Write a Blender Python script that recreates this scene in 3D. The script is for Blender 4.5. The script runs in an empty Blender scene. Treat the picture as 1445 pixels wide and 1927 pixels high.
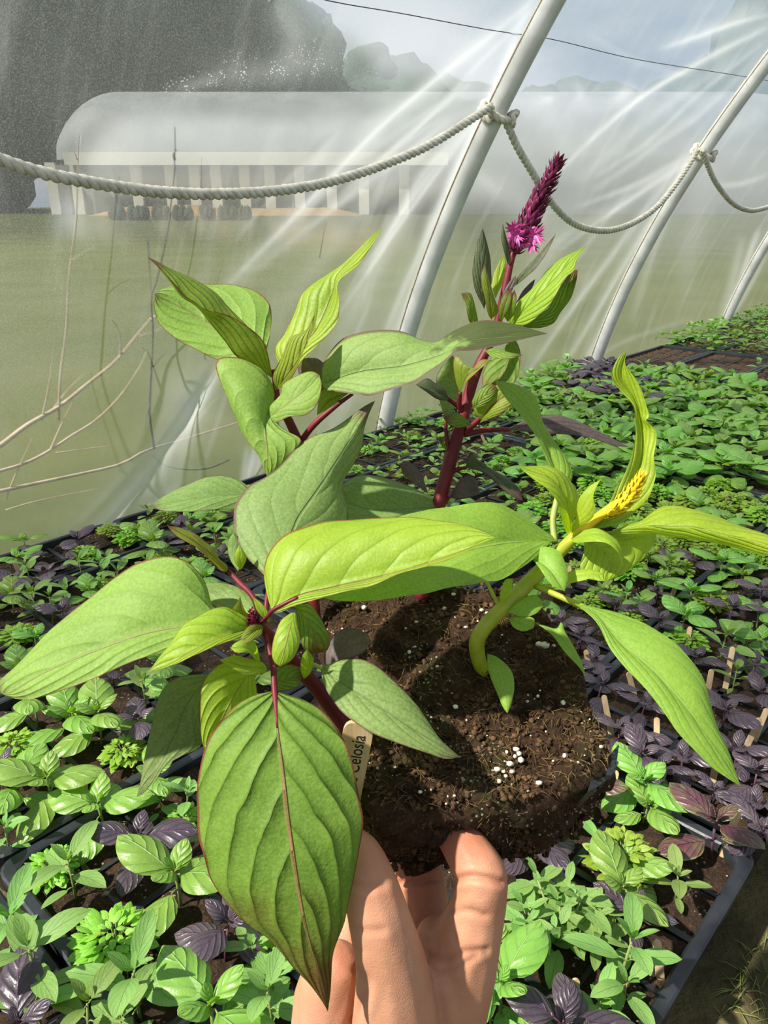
import bpy, bmesh, math, random
import numpy as np
from mathutils import Vector, noise as mnoise
random.seed(7); np.random.seed(7)
PI = math.pi
SC = bpy.context.scene
COL = SC.collection

# ------------------------------------------------------------------ camera
FPX = 1450.0
HC = 0.62
PITCH = math.radians(22)
FW = np.array([0, math.cos(PITCH), -math.sin(PITCH)])
UPV = np.array([0, math.sin(PITCH), math.cos(PITCH)])
RT = np.array([1.0, 0, 0])
CP = np.array([0, 0, HC])

def ray(px, py):
    return FW + RT * ((px - 722.5) / FPX) - UPV * ((py - 963.5) / FPX)
def P(px, py, d):
    return CP + ray(px, py) * d
def onz(px, py, z):
    r = ray(px, py)
    return CP + r * ((z - HC) / r[2])
def project(p):
    q = np.asarray(p) - CP
    zc = q @ FW
    zc = np.where(np.abs(zc) < 1e-6, 1e-6, zc)
    return 722.5 + FPX * (q @ RT) / zc, 963.5 - FPX * (q @ UPV) / zc, zc

cam = bpy.data.cameras.new('camera')
cam.sensor_fit = 'VERTICAL'
cam.sensor_height = 24.0
cam.lens = 24.0 * FPX / 1927.0
cam.clip_start = 0.01
cam.clip_end = 500
camo = bpy.data.objects.new('camera', cam)
COL.objects.link(camo)
camo.location = (0, 0, HC)
camo.rotation_euler = (PI / 2 - PITCH, 0, 0)
SC.camera = camo

# greenhouse axes: t runs along the film wall, w points into the house
B0 = onz(718, 835, 0.0)
AT = np.array([math.cos(math.radians(47.5)), math.sin(math.radians(47.5)), 0])
AW = np.array([AT[1], -AT[0], 0])
def TW(t, w, z=0.0):
    return B0 + AT * t + AW * w + np.array([0, 0, z])
def to_tw(p):
    q = np.asarray(p) - B0
    return q @ AT, q @ AW

# ------------------------------------------------------------------ objects
def tag(o, label=None, cat=None, group=None, kind=None):
    if label: o['label'] = label
    if cat: o['category'] = cat
    if group: o['group'] = group
    if kind: o['kind'] = kind
    return o
def link(o, parent=None):
    COL.objects.link(o)
    if parent is not None: o.parent = parent
    return o
def empty(name, loc=(0, 0, 0)):
    o = bpy.data.objects.new(name, None)
    o.empty_display_size = 0.02
    o.location = [float(c) for c in loc]
    return link(o)
def wloc(o):
    q = np.zeros(3)
    while o is not None:
        q = q + np.array(o.location); o = o.parent
    return q
def mesh_obj(name, verts, faces, mat, parent=None, uvs=None, smooth=True, origin=None, attr=None):
    """verts in world space; origin (world) becomes the object's location (or its parent's)."""
    me = bpy.data.meshes.new(name)
    v = np.asarray(verts, float).reshape(-1, 3)
    if parent is not None:
        v = v - wloc(parent)
    elif origin is not None:
        v = v - np.asarray(origin)
    me.from_pydata([tuple(map(float, a)) for a in v], [], faces)
    if uvs is not None:
        ul = me.uv_layers.new(name='UVMap')
        li = np.zeros(len(me.loops), dtype=np.int32)
        me.loops.foreach_get('vertex_index', li)
        ul.data.foreach_set('uv', np.asarray(uvs, dtype=np.float32)[li].ravel())
    if attr is not None:
        for k, arr in attr.items():
            a = me.attributes.new(k, 'FLOAT', 'POINT')
            a.data.foreach_set('value', np.asarray(arr, dtype=np.float32))
    if smooth:
        me.polygons.foreach_set('use_smooth', [True] * len(me.polygons))
    me.update()
    if mat is not None:
        me.materials.append(mat)
    o = bpy.data.objects.new(name, me)
    if parent is None and origin is not None:
        o.location = [float(c) for c in origin]
    return link(o, parent)

class Acc:
    """collects vertices / faces / uvs of one mesh"""
    def __init__(s): s.v = []; s.f = []; s.uv = []
    def add(s, v, f, uv=None):
        k = len(s.v)
        s.v.extend([tuple(a) for a in v])
        s.f.extend([tuple(i + k for i in q) for q in f])
        s.uv.extend([tuple(a) for a in uv] if uv is not None else [(0.5, 0.5)] * len(v))

def catmull(pts, n):
    """resample a polyline by arc length through a Catmull-Rom spline"""
    p = np.asarray(pts, float)
    if len(p) == 2:
        u = np.linspace(0, 1, n)[:, None]
        return p[0] * (1 - u) + p[1] * u
    q = np.vstack([2 * p[0] - p[1], p, 2 * p[-1] - p[-2]])
    out = []
    for i in range(len(p) - 1):
        a, b, c, d = q[i], q[i + 1], q[i + 2], q[i + 3]
        for s in np.linspace(0, 1, 12, endpoint=False):
            out.append(0.5 * ((2 * b) + (-a + c) * s + (2 * a - 5 * b + 4 * c - d) * s * s + (-a + 3 * b - 3 * c + d) * s ** 3))
    out.append(p[-1])
    out = np.array(out)
    L = np.concatenate([[0], np.cumsum(np.linalg.norm(np.diff(out, axis=0), axis=1))])
    g = np.linspace(0, L[-1], n)
    return np.stack([np.interp(g, L, out[:, k]) for k in range(out.shape[1])], 1)

def tube_data(path, radii, seg=10, cap=True):
    p = np.asarray(path, float); n = len(p)
    r = np.broadcast_to(np.asarray(radii, float), (n,))
    tan = np.gradient(p, axis=0)
    tan /= np.linalg.norm(tan, axis=1)[:, None] + 1e-12
    ref = np.array([0.3, 0.2, 1.0])
    if abs(tan[0] @ ref) / np.linalg.norm(ref) > 0.9: ref = np.array([1.0, 0, 0.1])
    a = np.cross(tan[0], ref); a /= np.linalg.norm(a)
    V = []; UV = []
    for i in range(n):
        a = a - tan[i] * (a @ tan[i]); a /= np.linalg.norm(a) + 1e-12
        b = np.cross(tan[i], a)
        for k in range(seg):
            ph = 2 * PI * k / seg
            V.append(p[i] + r[i] * (a * math.cos(ph) + b * math.sin(ph)))
            UV.append((i / max(1, n - 1), k / seg))
    Fc = []
    for i in range(n - 1):
        for k in range(seg):
            k2 = (k + 1) % seg
            Fc.append((i * seg + k, i * seg + k2, (i + 1) * seg + k2, (i + 1) * seg + k))
    if cap:
        Fc.append(tuple(range(seg - 1, -1, -1)))
        Fc.append(tuple((n - 1) * seg + k for k in range(seg)))
    return V, Fc, UV

def box_data(c, ax, ay, az):
    """box from centre and three half-axis vectors"""
    c, ax, ay, az = map(np.asarray, (c, ax, ay, az))
    v = [c + sx * ax + sy * ay + sz * az for sz in (-1, 1) for sy in (-1, 1) for sx in (-1, 1)]
    f = [(0, 2, 3, 1), (4, 5, 7, 6), (0, 1, 5, 4), (2, 6, 7, 3), (0, 4, 6, 2), (1, 3, 7, 5)]
    return v, f

# ------------------------------------------------------------------ materials
class NT:
    def __init__(s, name):
        s.m = bpy.data.materials.new(name); s.m.use_nodes = True
        s.t = s.m.node_tree; s.t.nodes.clear()
        s.out = s.t.nodes.new('ShaderNodeOutputMaterial')
    def n(s, typ, **kw):
        nd = s.t.nodes.new(typ)
        for k, v in kw.items(): setattr(nd, k, v)
        return nd
    def set(s, sock, val):
        if isinstance(val, bpy.types.NodeSocket): s.t.links.new(val, sock)
        elif val is not None:
            if hasattr(sock.default_value, '__len__') and not isinstance(val, (int, float)):
                val = tuple(val)
                if len(sock.default_value) == 4 and len(val) == 3: val = val + (1,)
            sock.default_value = val
    def math(s, op, a, b=None, c=None, clamp=False):
        nd = s.n('ShaderNodeMath', operation=op); nd.use_clamp = clamp
        s.set(nd.inputs[0], a)
        if b is not None: s.set(nd.inputs[1], b)
        if c is not None: s.set(nd.inputs[2], c)
        return nd.outputs[0]
    def mix(s, f, a, b, blend='MIX'):
        nd = s.n('ShaderNodeMix', data_type='RGBA', blend_type=blend)
        s.set(nd.inputs[0], f); s.set(nd.inputs[6], a); s.set(nd.inputs[7], b)
        return nd.outputs[2]
    def ramp(s, x, lo, hi, a=0.0, b=1.0):
        nd = s.n('ShaderNodeMapRange', interpolation_type='SMOOTHSTEP')
        s.set(nd.inputs[0], x)
        for i, v in enumerate((lo, hi, a, b)): nd.inputs[i + 1].default_value = v
        return nd.outputs[0]
    def noise(s, vec, scale, detail=3, rough=0.55, dist=0.0):
        nd = s.n('ShaderNodeTexNoise')
        if vec is not None: s.set(nd.inputs['Vector'], vec)
        nd.inputs['Scale'].default_value = scale; nd.inputs['Detail'].default_value = detail
        nd.inputs['Roughness'].default_value = rough; nd.inputs['Distortion'].default_value = dist
        return nd.outputs['Fac']
    def voro(s, vec, scale, feature='F1'):
        nd = s.n('ShaderNodeTexVoronoi', feature=feature)
        s.set(nd.inputs['Vector'], vec); nd.inputs['Scale'].default_value = scale
        return nd
    def mapping(s, vec, sc=(1, 1, 1), rot=(0, 0, 0)):
        nd = s.n('ShaderNodeMapping'); s.set(nd.inputs[0], vec)
        nd.inputs['Scale'].default_value = sc; nd.inputs['Rotation'].default_value = rot
        return nd.outputs[0]
    def coord(s, which='Object'):
        return s.n('ShaderNodeTexCoord').outputs[which]
    def bump(s, h, strength=0.3, dist=0.002):
        nd = s.n('ShaderNodeBump'); s.set(nd.inputs['Height'], h)
        nd.inputs['Strength'].default_value = strength; nd.inputs['Distance'].default_value = dist
        return nd.outputs[0]
    def princ(s, col, rough=0.6, spec=0.4, normal=None, sss=0, **kw):
        nd = s.n('ShaderNodeBsdfPrincipled')
        s.set(nd.inputs['Base Color'], col); s.set(nd.inputs['Roughness'], rough)
        s.set(nd.inputs['Specular IOR Level'], spec)
        if normal is not None: s.set(nd.inputs['Normal'], normal)
        if sss:
            nd.inputs['Subsurface Weight'].default_value = sss
            nd.inputs['Subsurface Radius'].default_value = (0.9, 0.35, 0.2)
            nd.inputs['Subsurface Scale'].default_value = 0.006
        return nd.outputs[0]
    def mixsh(s, f, a, b):
        nd = s.n('ShaderNodeMixShader'); s.set(nd.inputs[0], f)
        s.t.links.new(a, nd.inputs[1]); s.t.links.new(b, nd.inputs[2])
        return nd.outputs[0]
    def done(s, sh):
        s.t.links.new(sh, s.out.inputs['Surface']); return s.m

def leaf_mat(name, base, base2, vein, veinamt=0.5, margin=None, mw=0.04, tip=None, tipu=0.75, N=8, k=0.45,
             trans=0.35, tcol=None, rough=0.5, spec=0.4, puff=0.6, vary=0.12, grain=0.25, midc=None, bumpd=0.0012, midw=0.035, blotch=None, tiph=1.04, tipa=.85, vw=0.10):
    T = NT(name)
    uv = T.n('ShaderNodeUVMap').outputs[0]
    sep = T.n('ShaderNodeSeparateXYZ'); T.set(sep.inputs[0], uv)
    u, v = sep.outputs[0], sep.outputs[1]
    obj = T.coord('Object')
    x0 = T.math('SUBTRACT', T.math('MULTIPLY', v, 2.0), 1.0)
    side = T.math('GREATER_THAN', x0, 0.0)
    x = T.math('ABSOLUTE', x0)
    xp = T.math('POWER', x, 1.15)
    ph = T.math('MULTIPLY', T.math('SUBTRACT', T.math('POWER', u, 0.85), T.math('MULTIPLY', xp, k)), float(N))
    ph = T.math('ADD', ph, T.math('MULTIPLY', side, 0.45))
    wob = T.noise(obj, 55, 2)
    ph = T.math('ADD', ph, T.math('MULTIPLY', T.math('SUBTRACT', wob, 0.5), 0.5))
    fr = T.math('FRACT', T.math('ADD', ph, 20.0))
    dd = T.math('ABSOLUTE', T.math('SUBTRACT', fr, 0.5))          # 0.5 on a vein, 0 between
    vl = T.ramp(dd, 0.5 - vw, 0.5)
    vl = T.math('MULTIPLY', vl, T.ramp(x, 0.98, 0.6))
    mid = T.ramp(x, midw * 1.6, midw * 0.5)
    big = T.noise(obj, 28, 3)
    fine = T.noise(obj, 900, 2)
    c = T.mix(T.ramp(big, 0.35, 0.68), base, base2)
    rnd = T.n('ShaderNodeObjectInfo').outputs['Random']
    hsv = T.n('ShaderNodeHueSaturation')
    T.set(hsv.inputs['Hue'], T.math('ADD', T.math('MULTIPLY', T.math('SUBTRACT', rnd, 0.5), 0.03 * vary / 0.12), 0.5))
    T.set(hsv.inputs['Value'], T.math('ADD', T.math('MULTIPLY', rnd, 2 * vary), 1.0 - vary))
    T.set(hsv.inputs['Color'], c); c = hsv.outputs[0]
    c = T.mix(T.math('MULTIPLY', T.ramp(fine, 0.3, 0.75), grain), c, [min(1, q * 1.7 + 0.02) for q in base2])
    if blotch is not None:
        b = T.ramp(T.noise(obj, 60, 4, 0.65), 0.52, 0.72)
        c = T.mix(T.math('MULTIPLY', b, 0.6), c, blotch)
    c = T.mix(T.math('MULTIPLY', vl, veinamt), c, vein)
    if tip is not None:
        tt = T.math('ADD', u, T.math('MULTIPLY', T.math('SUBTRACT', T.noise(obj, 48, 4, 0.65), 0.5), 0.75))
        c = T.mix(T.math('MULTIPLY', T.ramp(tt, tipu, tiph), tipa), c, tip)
    if margin is not None:
        mm = T.math('ADD', x, T.math('MULTIPLY', T.math('SUBTRACT', wob, 0.5), 0.04))
        c = T.mix(T.math('MULTIPLY', T.ramp(mm, 1 - mw * 1.9, 1 - mw * 0.5), 0.85), c, margin)
    c = T.mix(T.math('MULTIPLY', mid, 0.75), c, midc if midc is not None else vein)
    h = T.math('ADD', T.math('MULTIPLY', T.math('SUBTRACT', 1.0, T.math('POWER', T.math('MULTIPLY', dd, 2.0), 3.0)), puff), T.math('MULTIPLY', fine, 0.18))
    h = T.math('ADD', h, T.math('MULTIPLY', T.noise(obj, 220, 3), 0.25))
    h = T.math('SUBTRACT', h, T.math('MULTIPLY', mid, 0.5))
    nrm = T.bump(h, 0.9, bumpd)
    p = T.princ(c, rough, spec, nrm)
    tr = T.n('ShaderNodeBsdfTranslucent')
    tc = T.mix(1.0, c, tcol if tcol is not None else (1.0, 1.0, 0.35), 'MULTIPLY')
    gain = T.n('ShaderNodeHueSaturation'); gain.inputs['Value'].default_value = 1.9; gain.inputs['Saturation'].default_value = 1.12
    T.set(gain.inputs['Color'], tc)
    T.set(tr.inputs['Color'], gain.outputs[0])
    return T.done(T.mixsh(trans, p, tr.outputs[0]))

def plain_mat(name, c1, c2, scale=40, rough=0.6, spec=0.4, bump=0.0, bscale=None, detail=4, sss=0, lo=0.35, hi=0.65, stretch=(1, 1, 1)):
    T = NT(name); o = T.mapping(T.coord('Object'), stretch)
    c = T.mix(T.ramp(T.noise(o, scale, detail), lo, hi), c1, c2)
    nrm = T.bump(T.noise(o, bscale or scale * 3, 5, 0.65), 0.7, bump) if bump else None
    return T.done(T.princ(c, rough, spec, nrm, sss))

RED = (0.16, 0.018, 0.022)
M = {}
def LM(key, nm, base, base2, vein, va, small=True, **kw):
    M[key] = leaf_mat(nm, base, base2, vein, va, **kw)
    if small:
        k2 = dict(kw); k2['bumpd'] = kw.get('bumpd', .0012) * .3; k2['N'] = max(4, kw.get('N', 6) - 1); k2['midw'] = kw.get('midw', .025) * 1.6; k2['mw'] = kw.get('mw', .03) * 1.7
        M[key + '_s'] = leaf_mat('small_' + nm, base, base2, vein, va * .45, **k2)
LM('celosia_green', 'celosia_leaf_green', (0.102, 0.182, 0.022), (0.148, 0.24, 0.033), (0.068, 0.114, 0.013), .55, margin=RED, mw=.022, tip=(0.105, 0.035, 0.014), tipu=.58, N=5.5, k=.58, trans=.28, rough=.6, spec=.25, puff=.9, vary=.05, grain=.25, midc=(.27, .13, .075), bumpd=.0015, midw=.02, vw=.08)
LM('celosia_pale', 'celosia_leaf_pale', (0.16, 0.265, 0.045), (0.205, 0.315, 0.06), (0.24, 0.34, 0.09), .4, margin=RED, mw=.02, N=5, k=.58, trans=.30, rough=.6, spec=.25, puff=.55, vary=.05, grain=.3, midc=(.28, .26, .12), bumpd=.0009, midw=.02, vw=.07, tip=(.15, .12, .05), tipu=.88)
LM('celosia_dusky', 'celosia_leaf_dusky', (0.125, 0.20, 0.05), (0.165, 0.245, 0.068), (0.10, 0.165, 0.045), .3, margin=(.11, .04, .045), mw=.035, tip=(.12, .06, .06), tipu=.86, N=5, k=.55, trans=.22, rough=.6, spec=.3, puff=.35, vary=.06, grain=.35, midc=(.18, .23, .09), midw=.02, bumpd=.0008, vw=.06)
LM('celosia_twist', 'celosia_leaf_twisted', (0.135, 0.215, 0.05), (0.175, 0.26, 0.07), (0.10, 0.165, 0.045), .3, margin=(.10, .045, .045), mw=.07, tip=(.050, .066, .016), tipu=.54, tiph=.66, tipa=.97, N=5, k=.55, trans=.18, rough=.6, spec=.25, puff=.35, vary=.04, grain=.3, midc=(.14, .19, .07), midw=.02, bumpd=.0008, vw=.06)  # dark tip colour paints the twisted-over underside, its pigment and its shade
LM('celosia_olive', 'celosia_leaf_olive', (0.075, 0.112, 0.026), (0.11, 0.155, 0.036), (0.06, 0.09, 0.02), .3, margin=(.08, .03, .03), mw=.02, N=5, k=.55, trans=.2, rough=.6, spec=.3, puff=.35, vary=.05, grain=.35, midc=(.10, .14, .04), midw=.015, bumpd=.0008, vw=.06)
LM('celosia_lime', 'celosia_leaf_lime', (0.205, 0.325, 0.02), (0.27, 0.385, 0.03), (0.16, 0.255, 0.015), .45, margin=(.20, .045, .02), mw=.025, N=5.5, k=.58, trans=.40, rough=.5, spec=.4, puff=.5, vary=.05, grain=.2, midc=(.28, .20, .06), midw=.022, bumpd=.0009, vw=.07)
LM('celosia_veined', 'celosia_leaf_veined', (0.145, 0.215, 0.018), (0.21, 0.265, 0.026), (0.085, 0.028, 0.01), .75, margin=(.18, .03, .02), mw=.04, tip=(.16, .035, .025), tipu=.82, N=5.5, k=.8, trans=.42, rough=.5, spec=.4, puff=.6, vary=.05, grain=.2, midc=(.14, .02, .015), midw=.03, blotch=(.21, .13, .03), bumpd=.001, vw=.055)
LM('celosia_purple', 'celosia_leaf_purple', (0.065, 0.045, 0.044), (0.10, 0.078, 0.068), (.05, .03, .035), .4, margin=(.07, .02, .03), mw=.05, N=5, k=.55, trans=.16, rough=.55, spec=.35, puff=.4, vary=.06, grain=.3, midc=(.12, .05, .05), bumpd=.0007)
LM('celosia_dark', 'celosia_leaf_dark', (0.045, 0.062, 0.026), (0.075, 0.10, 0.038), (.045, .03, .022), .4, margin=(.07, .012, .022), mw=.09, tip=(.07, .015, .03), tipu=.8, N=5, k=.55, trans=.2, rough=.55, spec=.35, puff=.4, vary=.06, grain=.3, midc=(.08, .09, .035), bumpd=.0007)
LM('yellow_green', 'yellow_celosia_leaf', (0.165, 0.295, 0.03), (0.215, 0.35, 0.045), (0.215, 0.35, 0.065), .4, N=5, k=.58, trans=.34, rough=.55, spec=.35, puff=.35, vary=.05, grain=.25, midc=(.30, .42, .11), midw=.02, bumpd=.0007, vw=.07)
LM('yellow_lime', 'yellow_celosia_young_leaf', (0.23, 0.345, 0.022), (0.30, 0.405, 0.028), (0.21, 0.31, 0.02), .4, N=5.5, k=.58, trans=.40, rough=.5, spec=.4, puff=.45, vary=.05, grain=.2, midc=(.36, .44, .08), midw=.022, bumpd=.0009, vw=.07)
M['stem_red'] = plain_mat('celosia_stem_red', (0.095, 0.006, 0.012), (0.15, 0.014, 0.020), 90, 0.5, 0.3, 0.0004, 200, stretch=(1, 1, 0.2))
M['stem_yellow'] = plain_mat('celosia_stem_yellow', (0.26, 0.29, 0.014), (0.34, 0.36, 0.022), 90, 0.42, 0.5, 0.0004, 200)
M['stem_green'] = plain_mat('celosia_stem_green', (0.20, 0.26, 0.05), (0.28, 0.33, 0.07), 90, 0.5, 0.4)
M['spike_magenta'] = plain_mat('flower_magenta', (0.075, 0.004, 0.026), (0.15, 0.008, 0.05), 160, 0.5, 0.4)
M['floret_pink'] = plain_mat('flower_pink', (0.42, 0.03, 0.20), (0.62, 0.09, 0.34), 160, 0.45, 0.4)
M['spike_yellow'] = plain_mat('flower_yellow', (0.72, 0.46, 0.004), (0.82, 0.58, 0.01), 160, 0.5, 0.4)
M['bud_red'] = plain_mat('flower_bud_red', (0.10, 0.004, 0.014), (0.22, 0.012, 0.04), 160, 0.5, 0.4)
G2 = (0.9, 1.0, 0.3)
M['basil_green'] = leaf_mat('basil_leaf_green', (0.16, 0.315, 0.045), (0.23, 0.40, 0.075), (0.29, 0.45, 0.15), 0.5, None, N=4, k=0.5, trans=0.28, tcol=G2, rough=0.36, spec=0.5, puff=0.7, vary=0.2, grain=0.12, midc=(0.32, 0.48, 0.17), bumpd=0.0014, midw=0.03, vw=.09)
M['basil_purple'] = leaf_mat('basil_leaf_purple', (0.050, 0.034, 0.048), (0.105, 0.080, 0.090), (0.035, 0.018, 0.035), 0.5, None, N=5, k=0.5, trans=0.12, tcol=(1, 0.6, 0.8), rough=0.36, spec=0.55, puff=0.6, vary=0.3, grain=0.15, midc=(0.09, 0.03, 0.08), bumpd=0.0012, midw=0.03, vw=.08)
M['basil_reddish'] = leaf_mat('basil_leaf_reddish', (0.085, 0.022, 0.045), (0.135, 0.125, 0.045), (0.04, 0.012, 0.025), 0.5, (0.18, 0.22, 0.07), 0.06, None, N=5, k=0.5, trans=0.18, rough=0.36, spec=0.5, puff=0.6, vary=0.15, grain=0.15, bumpd=0.0012, vw=.08)
M['basil_bush'] = leaf_mat('basil_leaf_bush', (0.20, 0.36, 0.035), (0.31, 0.465, 0.06), (0.22, 0.38, 0.06), 0.25, None, N=4, k=0.5, trans=0.34, tcol=G2, rough=0.45, spec=0.45, puff=0.3, vary=0.24, grain=0.1, bumpd=.0005)
M['basil_narrow'] = leaf_mat('basil_leaf_narrow', (0.15, 0.265, 0.062), (0.21, 0.335, 0.09), (0.125, 0.22, 0.055), 0.25, None, N=5, k=0.5, trans=0.26, tcol=G2, rough=0.55, spec=0.35, puff=0.25, vary=0.24, grain=0.15, midc=(0.12, 0.20, 0.07), bumpd=.0006, midw=.025)
M['basil_stem'] = plain_mat('basil_stem', (0.14, 0.20, 0.05), (0.20, 0.24, 0.07), 60, 0.55)
M['basil_stem_purple'] = plain_mat('basil_stem_purple', (0.07, 0.02, 0.05), (0.11, 0.05, 0.06), 60, 0.55)
M['black_plastic'] = plain_mat('black_tray_plastic', (0.009, 0.0105, 0.013), (0.020, 0.023, 0.028), 30, 0.38, 0.5, 0.0004, 120)
M['pipe'] = plain_mat('galvanised_pipe', (0.56, 0.56, 0.53), (0.68, 0.68, 0.65), 14, 0.42, 0.5, 0.0003, 90)
M['rope'] = plain_mat('cotton_rope', (0.50, 0.47, 0.38), (0.66, 0.63, 0.53), 60, 0.85, 0.2, 0.0008, 260)
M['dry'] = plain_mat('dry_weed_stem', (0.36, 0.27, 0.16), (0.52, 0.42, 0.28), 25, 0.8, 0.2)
M['dry_dark'] = plain_mat('dark_weed_stem', (0.05, 0.042, 0.03), (0.12, 0.10, 0.07), 25, 0.8, 0.2)

def wood_mat():
    T = NT('birch_marker_wood'); o = T.coord('Object')
    g = T.noise(T.mapping(o, (260, 260, 22)), 1.0, 4, 0.6)
    c = T.mix(T.ramp(g, 0.35, 0.7), (0.46, 0.31, 0.17), (0.58, 0.43, 0.26))
    c = T.mix(T.math('MULTIPLY', T.ramp(T.noise(o, 30, 3), 0.5, 0.75), 0.35), c, (0.30, 0.20, 0.11))
    return T.done(T.princ(c, 0.7, 0.25, T.bump(g, 0.4, 0.0004)))
M['wood'] = wood_mat()
M['ink'] = plain_mat('black_ink', (0.012, 0.011, 0.010), (0.03, 0.027, 0.024), 500, 0.7, 0.2)

def soil_mat(name, dark, mid, light, sc=1.0, moss=None):
    T = NT(name); o = T.coord('Object')
    n1 = T.noise(o, 60 * sc, 6, 0.7); n2 = T.noise(o, 320 * sc, 5, 0.7); n3 = T.noise(o, 18 * sc, 3)
    c = T.mix(T.ramp(n1, 0.3, 0.7), dark, mid)
    c = T.mix(T.math('MULTIPLY', T.ramp(n2, 0.52, 0.72), 0.8), c, light)
    if moss is not None:
        c = T.mix(T.math('MULTIPLY', T.ramp(n3, 0.5, 0.66), 0.7), c, moss)
    v = T.voro(o, 190 * sc)
    keep = T.math('GREATER_THAN', T.noise(v.outputs['Position'], 37.0, 0), 0.585)
    dot = T.math('MULTIPLY', T.ramp(v.outputs['Distance'], 0.30, 0.18), keep)
    c = T.mix(dot, c, (0.50, 0.42, 0.30))
    h = T.math('ADD', T.math('MULTIPLY', n2, 1.0), T.math('ADD', T.math('MULTIPLY', n1, 1.2), T.math('MULTIPLY', dot, 0.8)))
    return T.done(T.princ(c, 0.92, 0.15, T.bump(h, 1.0, 0.006 / sc)))
M['soil'] = soil_mat('tray_potting_soil', (0.026, 0.016, 0.011), (0.075, 0.045, 0.027), (0.19, 0.125, 0.075))
M['soil_dry'] = soil_mat('tray_dry_soil', (0.08, 0.045, 0.025), (0.17, 0.10, 0.055), (0.32, 0.21, 0.12))
M['soil_plug'] = soil_mat('plug_potting_soil', (0.026, 0.014, 0.008), (0.085, 0.045, 0.024), (0.19, 0.11, 0.055), 2.2, (0.05, 0.046, 0.014))
M['crumb'] = plain_mat('soil_crumb', (0.018, 0.010, 0.006), (0.12, 0.068, 0.036), 130, 0.95, 0.1, 0.0006, 900)
M['fibre'] = plain_mat('coir_fibre', (0.06, 0.036, 0.015), (0.17, 0.11, 0.045), 60, 0.9, 0.1)
M['perlite'] = plain_mat('perlite_grain', (0.50, 0.43, 0.30), (0.76, 0.70, 0.56), 200, 0.9, 0.15, 0.0008, 700)

def skin_mat():
    T = NT('skin'); o = T.coord('Object')
    c = T.mix(T.ramp(T.noise(o, 45, 3), 0.3, 0.7), (0.44, 0.21, 0.12), (0.505, 0.255, 0.155))
    c = T.mix(T.math('MULTIPLY', T.ramp(T.noise(o, 110, 4), 0.5, 0.75), 0.35), c, (0.47, 0.19, 0.12))
    at = T.n('ShaderNodeAttribute', attribute_name='flush').outputs['Fac']
    c = T.mix(at, c, (0.40, 0.12, 0.065))
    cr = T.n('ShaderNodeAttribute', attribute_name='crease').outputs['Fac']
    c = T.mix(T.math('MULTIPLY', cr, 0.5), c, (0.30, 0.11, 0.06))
    wr = T.noise(T.mapping(o, (1, 1, 2.2)), 420, 4, 0.6)
    w2 = T.voro(o, 900, 'DISTANCE_TO_EDGE').outputs['Distance']
    h = T.math('ADD', T.math('MULTIPLY', wr, 0.7), T.math('MULTIPLY', T.ramp(w2, 0.0, 0.12), 0.35))
    return T.done(T.princ(c, 0.5, 0.35, T.bump(h, 0.3, 0.0005), sss=0.12))
M['skin'] = skin_mat()

def film_mat():
    T = NT('greenhouse_film'); o = T.coord('Object')
    haze = T.n('ShaderNodeAttribute', attribute_name='haze').outputs['Fac']
    uv = T.n('ShaderNodeUVMap').outputs[0]
    st = T.noise(T.mapping(uv, (9, 1.6, 1), (0, 0, math.radians(-38))), 5.0, 5, 0.6)
    st2 = T.noise(T.mapping(uv, (40, 4, 1), (0, 0, math.radians(-30))), 3.0, 4, 0.6)
    dust = T.noise(o, 520, 3, 0.7)
    big = T.noise(o, 2.2, 3)
    f = T.math('ADD', haze, T.math('MULTIPLY', T.ramp(st, 0.5, 0.78), 0.10))
    f = T.math('ADD', f, T.math('MULTIPLY', T.ramp(st2, 0.55, 0.8), 0.05))
    f = T.math('ADD', f, T.math('MULTIPLY', T.ramp(dust, 0.42, 0.75), 0.13))
    f = T.math('ADD', f, T.math('MULTIPLY', T.math('SUBTRACT', big, 0.5), 0.14), clamp=True)
    dr = T.n('ShaderNodeAttribute', attribute_name='drops').outputs['Fac']
    vd = T.voro(o, 230)
    kp = T.math('GREATER_THAN', T.noise(vd.outputs['Position'], 41.0, 0), 0.5)
    f = T.math('ADD', f, T.math('MULTIPLY', dr, T.math('MULTIPLY', kp, T.ramp(vd.outputs['Distance'], .34, .2))), clamp=True)
    clear = T.n('ShaderNodeBsdfTransparent'); clear.inputs[0].default_value = (0.93, 0.95, 0.95, 1)
    blur = T.n('ShaderNodeBsdfRefraction'); blur.inputs['Color'].default_value = (0.95, 0.96, 0.96, 1)
    blur.inputs['IOR'].default_value = 1.05; blur.inputs['Roughness'].default_value = 0.42
    see = T.mixsh(0.52, clear.outputs[0], blur.outputs[0])
    dif = T.n('ShaderNodeBsdfDiffuse'); dif.inputs[0].default_value = (0.80, 0.83, 0.84, 1)
    trl = T.n('ShaderNodeBsdfTranslucent'); trl.inputs[0].default_value = (0.84, 0.86, 0.86, 1)
    milk = T.mixsh(0.6, dif.outputs[0], trl.outputs[0])
    gl = T.n('ShaderNodeBsdfGlossy'); gl.inputs['Roughness'].default_value = 0.22
    body = T.mixsh(f, see, milk)
    return T.done(T.mixsh(0.035, body, gl.outputs[0]))
M['film'] = film_mat()
M['lawn'] = plain_mat('lawn_grass', (0.062, 0.078, 0.017), (0.10, 0.108, 0.03), 1.2, 0.9, 0.1, 0.01, 60, 6)
M['dirt_strip'] = plain_mat('orange_dirt', (0.27, 0.155, 0.06), (0.34, 0.22, 0.10), 0.8, 0.9, 0.1)
M['floor'] = plain_mat('packed_mossy_ground', (0.07, 0.056, 0.028), (0.14, 0.118, 0.05), 14, 0.95, 0.1, 0.01, 90, 6)
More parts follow.
